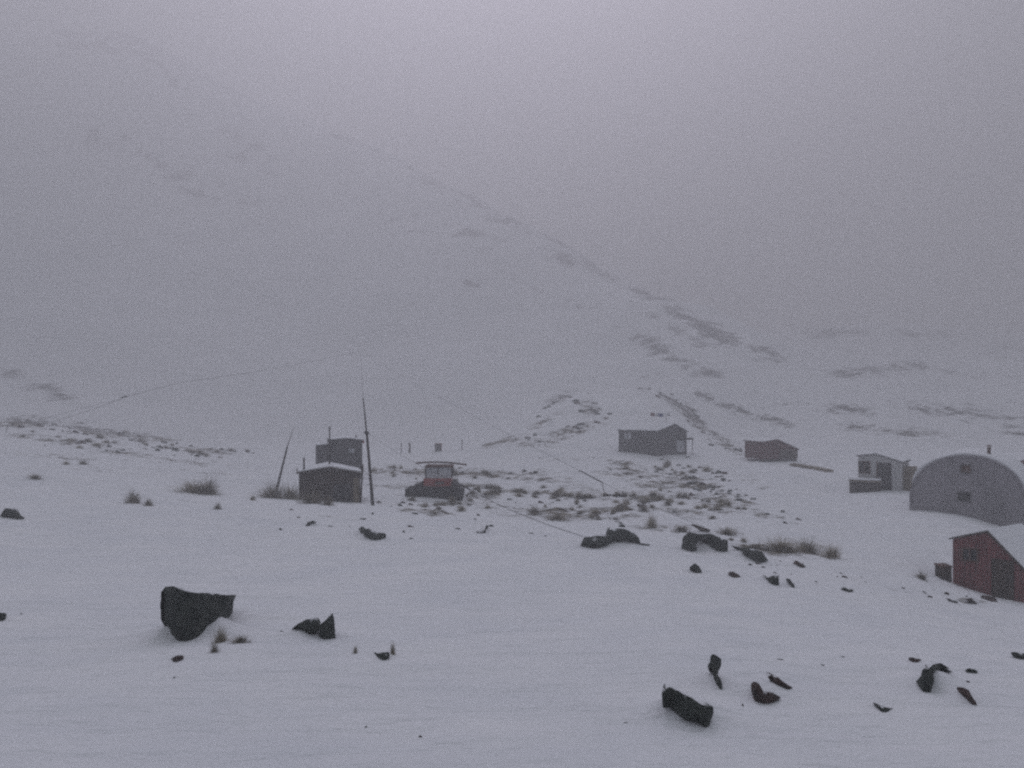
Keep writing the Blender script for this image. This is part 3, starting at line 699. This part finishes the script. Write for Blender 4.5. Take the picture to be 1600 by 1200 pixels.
# --- slatted shed on the left, and the dark hut behind it
def slat_shed():
    Bp = P(467, 783, 46.8); C = P(563, 790, 47.4)
    u = horiz(C - Bp); E = Vector((-u.y, u.x, 0)); E = E if E.y > 0 else -E
    f = lambda py: zat(500, py, 45.5)
    prof = [(0, f(743)), (.5, f(735.5)), (1, f(745))]
    base = min(hgt(Bp.x, Bp.y), hgt(C.x, C.y), f(790)) - .2
    r = empty('slatted_shed', (Bp.x, Bp.y, hgt(Bp.x, Bp.y)), 'low dark slatted wooden shed with a shallow snowy roof between the two leaning poles', 'shed')
    prism(prof, base, Bp, C, E * 2.6, 'wall', M['darkwood'], r)
    rf = slab(prof, Bp, C, E * 2.6, .003, .06, .12, .12, 'roof', M['darkwood'], r)
    slab(prof, Bp, C, E * 2.6, .063, .16, .06, .0, 'snow_layer', M['snow'], rf, lump=.05)
    battens(Bp, C, base, topf(prof), -E, .14, .035, 'slats', M['darkwood'], r)
    wall_panel(Bp, C, .885, .975, base, f(752), -E, .05, 'pale_board', M['tanwood'], r)
    wall_panel(Bp, C, .56, .84, base, f(762), -E, .05, 'door', M['black'], r)
    Ch = Vector((C.x, C.y, 0))
    MB().tube([Ch + UP * base, Ch + u * .12 + UP * f(730)], [.05, .035]).build('corner_post', M['darkwood'], r)
    # chimney pipe in front of the dark hut
    q = Vector((Bp.x, Bp.y, 0)).lerp(Ch, .5) + E * .6
    mb = MB(); mb.tube([q + UP * f(738), q + UP * f(672)], [.045, .03], 8).tube([q + UP * f(672), q + UP * f(669)], [.075, .02], 8)
    mb.build('flue', M['pole'], r)
    q = Vector((Bp.x, Bp.y, 0)).lerp(Ch, .08) + E * .4
    MB().tube([q + UP * f(742), q + UP * f(719)], [.05, .04], 8).build('vent_pipe', M['pole'], r)
slat_shed()
def dark_hut():
    Y = 62.0
    Bp = P(496, 735, Y + .6); C = P(566, 737, Y + 1.3)
    u = horiz(C - Bp); E = Vector((-u.y, u.x, 0)); E = E if E.y > 0 else -E
    f = lambda py: zat(530, py, Y)
    base = min(hgt(Bp.x, Bp.y), hgt(C.x, C.y)) - .3
    r = empty('dark_hut', (Bp.x, Bp.y, hgt(Bp.x, Bp.y)), 'dark grey flat-topped hut standing behind the low slatted shed', 'hut')
    D = Bp.lerp(C, .28)
    prof = [(0, f(689)), (.5, f(687)), (1, f(690))]
    prism(prof, base, D, C, E * 2.8, 'wall', M['greywall'], r)
    rf = slab(prof, D, C, E * 2.8, .003, .05, .08, .08, 'roof', M['roofmetal'], r)
    slab(prof, D, C, E * 2.8, .053, .13, .05, .05, 'snow_layer', M['snow'], rf, lump=.03)
    battens(D, C, base, topf(prof), -E, .3, .02, 'batten', M['greywall'], r)
    p2 = [(0, f(697)), (.98, f(695))]
    MBx = prism(p2, base, Bp + E * .4, D + E * .4 - u * .01, E * 1.8, 'annex', M['greywall'], r)
    slab(p2, Bp + E * .4, D + E * .4 - u * .01, E * 1.8, .003, .10, .0, .04, 'annex_snow', M['snow'], r, lump=.02)
    window(D, C, .58, .75, f(709), f(702), -E, r, M['roofmetal'], M['glass'], bar=False)
    Ch = Vector((C.x, C.y, 0))
    MB().frame_box(Ch, u, -E, .003, .12, -.3, .05, f(694), f(689)).build('lamp_box', M['redpaint'], r)
    MB().tube([Ch - u * .35 + E * .5 + UP * f(690), Ch - u * .35 + E * .5 + UP * f(681)], .04).build('vent_pipe', M['pole'], r)
dark_hut()

# ------------------------------------------------------------------ tracked vehicle, seen head on
def snow_vehicle():
    g = G(680, 779); Y = g.y
    k = Y / F
    X = lambda px: (px - 678) * k
    Z = lambda py: (778 - py) * k
    o = P(678, 778, Y); o.z = zat(678, 778, Y)
    r = empty('tracked_vehicle', o, 'small red tracked snow vehicle with open cab frame and long roof bar, facing us', 'vehicle')
    ux, uy = Vector((1, 0, 0)), Vector((0, 1, 0))
    def bx(*a): return MB().frame_box(o, ux, uy, *a)
    def bevel(ob, w):
        m = ob.modifiers.new('bevel', 'BEVEL'); m.width = w; m.segments = 2; return ob
    # tracks
    for x0, x1 in ((633, 652), (703, 722)):
        mb = MB(); xa, xb = X(x0), X(x1); zz = .0 if x0 < 650 else -.06
        ring = [(0, .16), (.12, .0), (2.3, .0), (2.5, .2), (2.42, .36), (2.1, Z(763)), (.25, Z(763)), (.02, .36)]
        v = [o + ux * x + uy * y + UP * (z + zz - .05) for x in (xa, xb) for y, z in ring]; n = len(ring)
        mb.add(v, [tuple(range(n)), tuple(range(n, 2*n))] + [(i, (i+1) % n, n+(i+1) % n, n+i) for i in range(n)])
        t = bevel(mb.build('track', M['track'], r), .04)
        gr = MB()
        for q in range(6): gr.frame_box(o, ux, uy, xa - .01, xb + .01, -.05, .02, .1 + q * .09 + zz, .13 + q * .09 + zz)
        gr.build('cleat', M['black'], t)
        wh = MB()
        for y in (.4, .95, 1.5, 2.05):
            cx = xa - .03 if x0 < 650 else xb + .0
            wh.tube([o + ux * cx + uy * y + UP * .24, o + ux * (cx + .03) + uy * y + UP * .24], .19, 14)
        wh.build('road_wheel', M['roofmetal'], t)
    # fender slopes and hull
    mb = MB(); n0 = [(X(640), Z(766)), (X(652), Z(758)), (X(663), Z(754)), (X(706), Z(754)), (X(716), Z(762)), (X(720), Z(778.5)), (X(636), Z(777)), (X(634), Z(769))]
    v = [o + ux * x + uy * y + UP * z for y in (.12, 2.3) for x, z in n0]; n = len(n0)
    mb.add(v, [tuple(range(n)), tuple(range(n, 2*n))] + [(i, (i+1) % n, n+(i+1) % n, n+i) for i in range(n)])
    bevel(mb.build('hull', M['track'], r), .03)
    bevel(bx(X(648), X(664), .05, 1.2, Z(768), Z(757)).build('tool_box', M['black'], r), .03)
    # red nose / cab lower
    nose = bevel(bx(X(661.5), X(705), .0, 1.5, Z(760), Z(748)).build('body', M['redpaint'], r), .05)
    bx(X(680), X(694), -.02, .0, Z(756.5), Z(752.5)).build('grille', M['greywall'], nose)
    bx(X(661), X(705.5), .2, 1.5, Z(747.8), Z(746.8)).build('snow_layer', M['snow'], nose)
    # cab frame
    w = .03; pf = None
    for y in (.25, 1.45):
        for px in (664.5, 705): bx(X(px) - w, X(px) + w, y - w, y + w, Z(747), Z(731)).build('cab_post', M['pole'], r)
    bx(X(684) - w, X(684) + w, .25 - w, .25 + w, Z(742), Z(731)).build('windscreen_bar', M['pole'], r)
    bx(X(664.5) + w, X(684) - w, .24, .26, Z(746.6), Z(731)).build('windscreen', M['glass'], r)
    bx(X(684) + w, X(705) - w, .24, .26, Z(746.6), Z(731)).build('windscreen', M['glass'], r)
    bevel(bx(X(663), X(707), .15, 1.6, Z(731), Z(728.6)).build('cab_roof', M['brown'], r), .015)
    MB().tube([o + ux * X(668) + uy * .1 + UP * Z(729), o + ux * X(668) + uy * .25 + UP * Z(729)], .1, 12).build('lamp', M['brown'], r)
    # roof bar and supports
    mb = MB(); mb.tube([o + ux * X(a) + uy * .8 + UP * Z(b) for a, b in ((647, 725.5), (665, 724), (685, 723.8), (705, 725), (728, 728))], .045, 8)
    rb = mb.build('roof_bar', M['brown'], r)
    for px in (668, 703): MB().tube([o + ux * X(px) + uy * .8 + UP * Z(731), o + ux * X(px) + uy * .8 + UP * Z(724.5)], .02, 6).build('bracket', M['pole'], rb)
snow_vehicle()

# ------------------------------------------------------------------ poles and wires
def sag(a, b, s, n=14):
    return [a.lerp(b, k / n) - UP * (s * 4 * (k / n) * (1 - k / n)) for k in range(n + 1)]
YM = 42.5
mb_ = P(582.5, 789, YM); mb_.z = min(mb_.z, hgt(mb_.x, mb_.y)) - .05
mt1 = P(573, 676, YM); mt2 = P(567.5, 622, YM); mt3 = P(563, 549, YM)
pr = empty('antenna_mast', (mb_.x, mb_.y, hgt(mb_.x, mb_.y)), 'tall thin dark mast leaning slightly left, right of the slatted shed', 'mast')
MB().tube([mb_, P(577.5, 730, YM), mt1], [.075, .062, .052], 9).build('lower_pole', M['pole'], pr)
MB().tube([mt1 - UP * .05, mt2], [.04, .022], 8).build('upper_pole', M['pole'], pr)
MB().tube([mt2 - UP * .03, mt3], [.007, .002], 6).build('whip', M['pole'], pr)
MB().tube([P(573.3, 679, YM), P(573, 674, YM)], .09, 8).tube([P(568, 675, YM), P(577, 677, YM)], .025, 6).build('collar', M['black'], pr)
q0 = P(431, 753, 52.0); q0.z = min(q0.z, hgt(q0.x, q0.y)) - .1
q1 = P(449, 698, 52.5); q2 = P(459, 668, 53.0)
pl = empty('leaning_pole', (q0.x, q0.y, hgt(q0.x, q0.y)), 'short dark pole tilted to the right, left of the slatted shed', 'pole')
MB().tube([q0, q1], [.07, .045], 8).build('lower_pole', M['pole'], pl)
MB().tube([q1, q2], [.028, .012], 7).build('upper_pole', M['pole'], pl)
def wire(pts, rad, label, extra=None, name='guy_wire'):
    r = empty(name, pts[0], label, 'wire', 'wires tied to the mast')
    n_ = len(pts) - 1; rad = [rad * (.22 + .78 * min(1, i / n_ * 1.8)) for i in range(n_ + 1)]
    MB().tube(pts, rad, 6).build('strand', M['wire'], r)
    for nm, ps, rd in (extra or []): MB().tube(ps, rd, 7).build(nm, M['wire'], r)
    return r
a = mt3; b = P(906, 735, 38.0); c = G(1100, 832)
stake = P(1100, 824, c.y)
wire(sag(a, b, .12) + sag(b, P(941, 754, 37), .0, 2)[1:] + sag(P(941, 754, 37), stake + UP * .02, .05)[1:], .007,
     'long thin wire running from the mast top down right to a stake by the boulders',
     [('tensioner', [b, P(926, 746, 37.5), P(941, 754, 37)], .022), ('drop_line', [P(941, 754, 37), P(944.5, 774, 37)], .012), ('cross_bar', [P(944.5, 773, 37), P(978, 775.5, 37)], .028)])
b2 = P(720, 757, 39); e2 = G(911, 846); e2t = P(911, 838, e2.y)
wire(sag(mt1, b2, .15) + sag(b2, P(734, 765, 38.6), 0, 2)[1:] + sag(P(734, 765, 38.6), e2t, .12)[1:], .009,
     'lower wire running from the mast collar down past the red vehicle to the long boulder',
     [('tensioner', [b2, P(728, 762, 38.8), P(735, 765.5, 38.6)], .03)])
l1 = P(198, 619, 50); anc = G(2, 670)
ll = sag(mt3, P(290, 596, 47), .10) + sag(P(290, 596, 47), l1, .0, 3)[1:]
wire(ll + sag(l1, P(60, 664, 58), .12)[1:] + sag(P(60, 664, 58), anc, .02, 3)[1:], .008,
     'lower of two merging wires sweeping from the mast to the left edge', [('tensioner', [l1, P(190, 621.5, 50.2)], .035)])
wire(sag(l1, P(60, 655, 60), .05) + sag(P(60, 655, 60), P(-40, 672, 66), .02, 3)[1:], .007,
     'upper of two merging wires at the left edge of the view')
pst = G(10, 676)
w_ = empty('anchor_post', pst, 'short bent dark anchor post at the left edge where the wires end', 'post')
MB().tube([pst - UP * .2, P(11, 665, pst.y), P(22, 664.5, pst.y)], .05, 7).build('post', M['darkwood'], w_)

# small posts and a box on the crest behind the vehicle
for i, (px, p0, p1, rad, lab) in enumerate([
  (627, 712, 692, .05, 'thin grey post on the crest, leftmost of the two close posts behind the vehicle'),
  (640, 712, 691, .12, 'thicker dark post on the crest, right of a thin post, behind the vehicle'),
  (722, 702, 687, .05, 'thin dark post on the crest, right of the small square box')]):
    Yq = 96.0; a = P(px, p0, Yq); b = P(px, p1, Yq); h = hgt(a.x, a.y)
    e = empty('fence_post', (a.x, a.y, h), lab, 'post', 'posts on the crest')
    MB().tube([(a.x, a.y, min(h, a.z) - .2), (a.x, a.y, b.z)], [rad, rad * .8], 7).build('shaft', M['pole'], e)
    MB().tube([(a.x, a.y, b.z), (a.x, a.y, b.z + .06)], [rad * 1.1, rad * .5], 7).build('snow_cap', M['snow'], e)
a = P(684, 706, 96); h = hgt(a.x, a.y)
e = empty('equipment_box', (a.x, a.y, h), 'small square reddish box on legs on the crest behind the vehicle', 'box')
z0, z1 = zat(684, 704, 96), zat(684, 694, 96); ax = Vector((a.x, a.y, 0)); ux, uy = Vector((1,0,0)), Vector((0,1,0))
MB().frame_box(ax, ux, uy, -.3, .3, 0, .5, z0, z1).build('box', M['greywall'], e)
MB().frame_box(ax, ux, uy, .302, .37, 0, .5, z0, z1).build('side_panel', M['redwall'], e)
MB().frame_box(ax, ux, uy, -.33, .38, -.03, .53, z1 + .003, z1 + .06).build('lid', M['redwall'], e)
for sx_ in (-.25, .25):
    for sy_ in (.05, .45): MB().tube([ax + ux*sx_ + uy*sy_ + UP*(min(h, z0) - .4), ax + ux*sx_ + uy*sy_ + UP*z0], .04, 6).build('leg', M['pole'], e)

# ------------------------------------------------------------------ boulders with their own outlines
def nm_is_long(n): return n == 'plank'
def outline_rock(name, poly, mat, label, cat='rock', group=None, thick=.5, seed=1, foot=None):
    """an upright rock: outline in the picture set at its own distance, real thickness, rough faces"""
    xs = [p[0] for p in poly]; ys = [p[1] for p in poly]
    cx = (min(xs) + max(xs)) / 2
    g = G(cx, max(ys) - 1 if foot is None else foot); Y = g.y; k = Y / F
    pts = []
    n = len(poly)
    for i in range(n):   # resample with a little raggedness
        a, b = Vector(poly[i]), Vector(poly[(i + 1) % n]); m = max(1, int((b - a).length / 5))
        for q in range(m):
            p = a.lerp(b, q / m); j = 0.5
            pts.append(Vector((p.x + rnd.uniform(-j, j), p.y + rnd.uniform(-j, j))))
    N = len(pts); edges = [(i, (i + 1) % N) for i in range(N)]
    step = max(2.2, math.sqrt((max(xs) - min(xs)) * (max(ys) - min(ys))) / 13)
    def inside(p):
        c = False; j = N - 1
        for i in range(N):
            a, b = pts[i], pts[j]
            if (a.y > p.y) != (b.y > p.y) and p.x < (b.x - a.x) * (p.y - a.y) / (b.y - a.y + 1e-9) + a.x: c = not c
            j = i
        return c
    def dist(p):
        d = 1e9
        for i in range(N):
            a, b = pts[i], pts[(i + 1) % N]; e = b - a; t = max(0, min(1, (p - a).dot(e) / (e.dot(e) + 1e-9))); d = min(d, (a + e * t - p).length)
        return d
    ins = []
    y = min(ys)
    while y < max(ys):
        x = min(xs)
        while x < max(xs):
            p = Vector((x + rnd.uniform(-.3, .3) * step, y + rnd.uniform(-.3, .3) * step))
            if inside(p) and dist(p) > step * .45: ins.append(p)
            x += step
        y += step
    allp = pts + ins
    out = geometry.delaunay_2d_cdt(allp, edges, [], 1, 1e-4)
    v2, faces = out[0], out[2]
    D = [dist(p) if not any((p - q).length < 1e-3 for q in pts) else 0 for p in v2]
    dm = max(max(D), 1e-3)
    colx = np.arange(min(xs), max(xs) + 1, 2.0); yb = []
    for cx_ in colx:
        b_ = -1
        for i in range(N):
            p_, q_ = pts[i], pts[(i + 1) % N]
            if min(p_.x, q_.x) <= cx_ <= max(p_.x, q_.x) and abs(p_.x - q_.x) > 1e-6:
                b_ = max(b_, p_.y + (q_.y - p_.y) * (cx_ - p_.x) / (q_.x - p_.x))
        yb.append(G(cx_, b_ if b_ > 0 else max(ys)).y)
    yb = np.array(yb)
    if nm_is_long(name): yb = yb * 0 + Y
    ker = max(1, len(yb) // 10); yb = np.convolve(np.pad(yb, ker, mode='edge'), np.ones(2 * ker + 1) / (2 * ker + 1), 'valid')
    T = thick * (max(xs) - min(xs) + max(ys) - min(ys)) / 2 * k * .5
    org = P(cx, max(ys), Y); org.z = hgt(org.x, org.y)
    V = []; sd_ = seed * 7.7
    for side in (-1, 1):
        for p, d in zip(v2, D):
            t = min(1, d / (dm * .75)); w = T * (t ** .55)
            b = P(p.x, p.y, float(np.interp(p.x, colx, yb)))
            nn = noise.noise(Vector((p.x * k * 3 + sd_, p.y * k * 3, side))) * .9 + noise.noise(Vector((p.x * k * 9 + sd_, p.y * k * 9, side))) * .4
            w *= (1 + .8 * nn)
            V.append(b + Vector((0, (w * 2.3 if side > 0 else -w * .45), 0)) - (UP * .04 if d == 0 and p.y > max(ys) - 3 else UP * 0))
    n2 = len(v2); Fc = []
    for f in faces: Fc.append(tuple(f)); Fc.append(tuple(n2 + i for i in reversed(f)))
    # close the rim
    cnt = {}
    for f in faces:
        for i in range(len(f)):
            e = (f[i], f[(i + 1) % len(f)]); cnt[e] = 1
    for (a, b) in cnt:
        if (b, a) not in cnt: Fc.append((b, a, n2 + a, n2 + b))
    # foot buried in the ground
    o = mesh_obj(name, V, Fc, mat, None, smooth=False, off=org); o.location = org
    tag(o, label, cat, group)
    # bury: a low hull under the lower edge
    return o
for i, (nm, poly, mt, lab, th) in enumerate(RK):
    outline_rock(nm, poly, M[mt], lab, 'plank' if nm == 'plank' else 'rock', None, th, i + 1)

# ------------------------------------------------------------------ small stones and tussocks
def stone_mesh(seed, mat):
    r = random.Random(seed); bm = bmesh.new()
    for _ in range(26):
        p = Vector((r.gauss(0, 1), r.gauss(0, 1), r.gauss(0, 1))).normalized() * r.uniform(.75, 1)
        bm.verts.new((p.x * .5, p.y * .4, p.z * .36 + .05))
    res = bmesh.ops.convex_hull(bm, input=bm.verts)
    bmesh.ops.delete(bm, geom=[g for g in res['geom_interior'] if isinstance(g, bmesh.types.BMVert)], context='VERTS')
    bmesh.ops.bevel(bm, geom=list(bm.edges), offset=.02, segments=1, affect='EDGES')
    me = bpy.data.meshes.new('stone'); bm.to_mesh(me); bm.free(); me.materials.append(mat); return me
def tuft_mesh(seed, mat, n=420):
    r = random.Random(seed); v = []; f = []
    for _ in range(n):
        a = r.uniform(0, 6.283); d = min(.42, abs(r.gauss(0, .24))); bx_, by_ = d * math.cos(a), d * math.sin(a) * .7
        le = r.uniform(.2, .42) * (1.1 - d * 1.5); lean = r.uniform(.3, 1.5); az = a + r.gauss(0, .7); w = r.uniform(.004, .009)
        px_, py_ = -math.sin(az) * w, math.cos(az) * w; q = len(v)
        for t in (0, .5, 1):
            o = lean * le * t * t; z = le * t * (1 - .30 * lean * t) - .05; ww = 1 - t * .8
            c = (bx_ + math.cos(az) * o, by_ + math.sin(az) * o, z)
            v += [(c[0] - px_ * ww, c[1] - py_ * ww, c[2]), (c[0] + px_ * ww, c[1] + py_ * ww, c[2])]
        f += [(q, q+1, q+3, q+2), (q+2, q+3, q+5, q+4)]
    me = bpy.data.meshes.new('tussock'); me.from_pydata(v, [], f); me.update(); me.materials.append(mat); return me
STONES = [stone_mesh(s, M['rock'] if s % 3 else M['rockred']) for s in range(8)]
STONESF = [stone_mesh(s + 20, M['rockfar']) for s in range(8)]
TUFTS = [tuft_mesh(s, M['grass'] if s % 2 else M['grassdark']) for s in range(6)]
def put(kind, px, py, w, h, label, group, mesh=None):
    """w, h: size in photograph pixels"""
    g = G(px, py)
    if g.y > 170: return
    k = g.y / F
    me = mesh or rnd.choice({'rock': STONES, 'scoria_rock': STONESF, 'tussock': TUFTS}[kind])
    o = link(bpy.data.objects.new(kind, me)); o.location = g
    if kind == 'tussock': o.scale = (w * k / .8, w * k / .8 * .8, h * k / .31)
    else: o.scale = (w * k, w * k * rnd.uniform(.6, .9), h * k / .72 * 1.15); o.location.z -= .1 * h * k
    o.rotation_euler = (0 if kind == 'tussock' else rnd.uniform(-.2, .2), rnd.uniform(-.15, .15), rnd.uniform(0, 6.28) if kind == 'tussock' else rnd.uniform(-.4, .4))
    tag(o, label, 'grass clump' if kind == 'tussock' else 'rock', group)
# placed stones
SM = [(455,797,10,5),(467,809,9,4),(438,828,5,7),(516,823,10,3),(546,823,5,3),(567,811,15,4),(582,804,5,7),(631,832,6,7),(642,823,15,5),(642,842,8,4),(714,827,13,5),(768,823,8,7),(648,803,14,5),(747,806,8,7),(742,812,8,3),(830,834,10,4),(852,838,5,3)]
for px, py, w, h in SM: put('rock', px, py, w, h, 'small dark stone scattered on the snow between the slatted shed and the long humped boulder', 'small stones on the snow below the sheds')
for px, py, w, h, lab in [(657,1152,7,7,'tiny dark stone alone near the bottom edge left of centre'),(572,1137,5,5,'tiny pale brown stone left of the lone dark stone near the bottom edge'),(978,1130,8,3,'tiny flat stone left of the long slanting boulder'),
    (1512,1066,9,5,'tiny reddish stone between two rocks right of the hook-shaped rock'),(1161,1103,4,8,'tiny stone sliver right of the long slanting boulder'),(1275,910,6,4,'tiny stone right of the slim dark rock'),(33,960,6,4,'tiny stone near the left edge'),(272,1060,7,4,'faint tiny stone below the small oval stone'),
    (1218,1031,16,3,'faint thin stone above the close pair of rocks'),(1285,1040,8,3,'faint tiny stone between the close pair and the hook-shaped rock'),(1316,1027,10,3,'faint small flat stone left of the hook-shaped rock'),(440,987,8,3,'tiny stone at the left tip of the jagged rock')]:
    put('rock', px, py, w, h, lab, None)
# placed tussocks
TS = [(208,786,42,26,'dry grass clump, left and lower of two on the snow left of the sheds'),(232,790,24,14,'faint dry grass tuft touching the right of the lower left grass clump'),
 (302,770,60,24,'wide dark grass clump, upper of those left of the sheds'),(325,772,44,34,'tall dark grass tuft in the wide clump left of the sheds'),
 (425,778,50,30,'dry tan grass clump at the left corner of the slatted shed'),(455,780,48,32,'dry tan grass clump against the left wall of the slatted shed'),(488,787,44,26,'tan grass clump in front of the slatted shed slats'),(512,789,30,18,'small tan grass clump below the slatted shed door'),
 (345,1004,26,32,'thin straw-coloured grass at the right foot of the large block-shaped boulder'),(375,1004,34,14,'low trailing grass right of the large block-shaped boulder'),(335,1020,16,22,'thin grass wisps below the large block-shaped boulder'),
 (614,1022,14,24,'thin grass stalks leaning from the small rock right of the jagged rock'),(555,1021,12,16,'thin lone grass wisp between jagged rock and the small rock'),
 (870,812,40,16,'tan grass clump left of the wire above the long humped boulder'),(835,803,36,16,'grey tan grass clump, second from the vehicle along the lower wire'),
 (1222,860,70,24,'dry grass clump, left end of the grass band right of the boulders'),(1262,864,70,26,'dry grass clump, middle of the grass band right of the boulders'),(1298,872,44,26,'pale dry grass clump, right end of the grass band right of the boulders'),
 (1440,905,30,14,'olive grass clump beside the crate and red shed'),(1064,830,40,12,'grass clump on the snow left of the plank'),(1135,835,50,12,'faint grass clump right of the plank'),
 (340,796,16,14,'small dark tuft below the wide dark grass clump'),(55,748,26,10,'low faint grass tuft at far left'),(103,726,14,8,'small tan tuft, left of the two small tufts in the left band'),(130,726,18,10,'small dark tan tuft, right of the two small tufts in the left band'),(395,782,16,12,'small faint tuft left of the leaning pole'),
 (970,795,34,14,'grass clump above the long humped boulder'),(1018,825,24,28,'tall faint grass clump between the two big boulders'),(915,778,40,10,'low grass clump beside the cross bar of the wire')]
for px, py, w, h, lab in TS: put('tussock', px, py, w, h, lab, 'dry grass clumps in the snow')
# scattered over stony zones: (column, row, half width, half height, tilt, count, mean size)
def scatter(zones, kind, label, group, asp=(.35, .7)):
    for cx, cy, rx, ry, ang, n, sz in zones:
        ca, sa = math.cos(R(ang)), math.sin(R(ang))
        for _ in range(n):
            u, v = rnd.gauss(0, .5) * rx, rnd.gauss(0, .5) * ry
            px, py = cx + u * ca - v * sa, cy + u * sa + v * ca
            if py < 560: continue
            w = sz * rnd.uniform(.5, 1.6) * (1.15 if kind == 'tussock' else 1)
            put(kind, px, py, w, w * rnd.uniform(*asp), label, group)
scatter([(60,668,70,9,3,10,9),(170,680,90,8,6,11,10),(130,697,90,8,5,8,9),(240,700,80,9,6,10,9),(290,712,70,7,4,8,9),(340,704,80,9,3,8,8)], 'rock',
        'small dark rock in the stony band across the left middle of the slope', 'rocks of the left stony band')
scatter([(1085,735,70,14,12,14,10),(1110,765,50,18,18,20,11),(1020,745,60,10,5,7,9),(1010,800,50,10,8,6,11),(1145,775,30,14,25,10,10)], 'rock',
        'dark rock in the stony patch between the grey hut and the arched boulder', 'rocks below the grey hut')
scatter([(905,668,45,12,-12,16,9),(925,640,26,14,20,12,9),(870,628,30,8,-28,7,9),(810,688,50,6,-12,8,8)], 'rock',
        'dark rock on the small knoll left of the grey hut', 'rocks on the small knoll')
scatter([(1055,630,40,8,45,10,9),(1090,660,40,10,48,12,9),(1135,692,45,8,32,10,9),(1012,604,14,8,0,6,9)], 'rock',
        'dark rock on the stony ridge falling right behind the grey hut', 'rocks on the ridge behind the grey hut')
scatter([(640,790,60,10,4,10,8),(840,790,90,12,3,12,9),(800,740,90,8,2,10,8),(960,815,60,8,6,7,9)], 'rock',
        'small dark stone among the grass tufts right of the red vehicle', 'stones right of the vehicle')
scatter([(1200,890,60,12,10,8,8),(1330,905,60,10,12,6,7),(1450,925,40,7,12,6,8),(1230,815,40,12,20,6,7)], 'rock',
        'small stone on the open snow between the boulders and the red shed', 'stones on the snow left of the red shed')
scatter([(640,735,90,8,2,12,10),(790,768,100,10,2,22,13),(890,778,90,11,3,22,13),(700,792,90,9,2,14,12),(940,800,80,10,3,14,14),(680,742,110,6,1,12,11)], 'tussock',
        'low grass tuft in the middle ground right of the red vehicle', 'grass tufts right of the vehicle', (.35, .7))
scatter([(1010,782,60,10,5,18,13),(1100,790,50,16,15,20,13),(1060,735,80,10,6,14,11),(1150,850,60,8,8,8,12)], 'tussock',
        'low grass tuft in the stony patch below the grey hut', 'grass tufts below the grey hut', (.35, .7))
scatter([(150,690,130,12,6,16,13),(320,708,80,8,4,9,12)], 'tussock', 'low grass tuft in the stony band on the left', 'grass tufts of the left band', (.3, .5))

# ------------------------------------------------------------------ fog
def haze():
    v = [(x, y, z) for z in (-12, 205) for x, y in ((-665, -665), (665, -665), (665, 665), (-665, 665))]
    hh = float(min(height(np.linspace(-600, 600, 200), np.full(200, 60.0)).min(), -12))
    o = mesh_obj('haze', v, [(0,1,2,3),(4,5,6,7),(0,1,5,4),(1,2,6,5),(2,3,7,6),(3,0,4,7)], None)
    m = bpy.data.materials.new('fog'); m.use_nodes = True; nt = m.node_tree; nt.nodes.clear()
    out = nt.nodes.new('ShaderNodeOutputMaterial'); pv = nt.nodes.new('ShaderNodeVolumePrincipled')
    pv.inputs['Density'].default_value = HAZE_DENSITY; pv.inputs['Color'].default_value = (.76, .76, .76, 1)
    pv.inputs['Anisotropy'].default_value = .7
    nt.links.new(pv.outputs[0], out.inputs['Volume']); o.data.materials.append(m); o['kind'] = 'stuff'
gv = bpy.data.objects['ground'].data; zz = np.empty(len(gv.vertices) * 3); gv.vertices.foreach_get('co', zz); zz = zz[2::3]
print('GROUND z', zz.min(), zz.max())
haze()
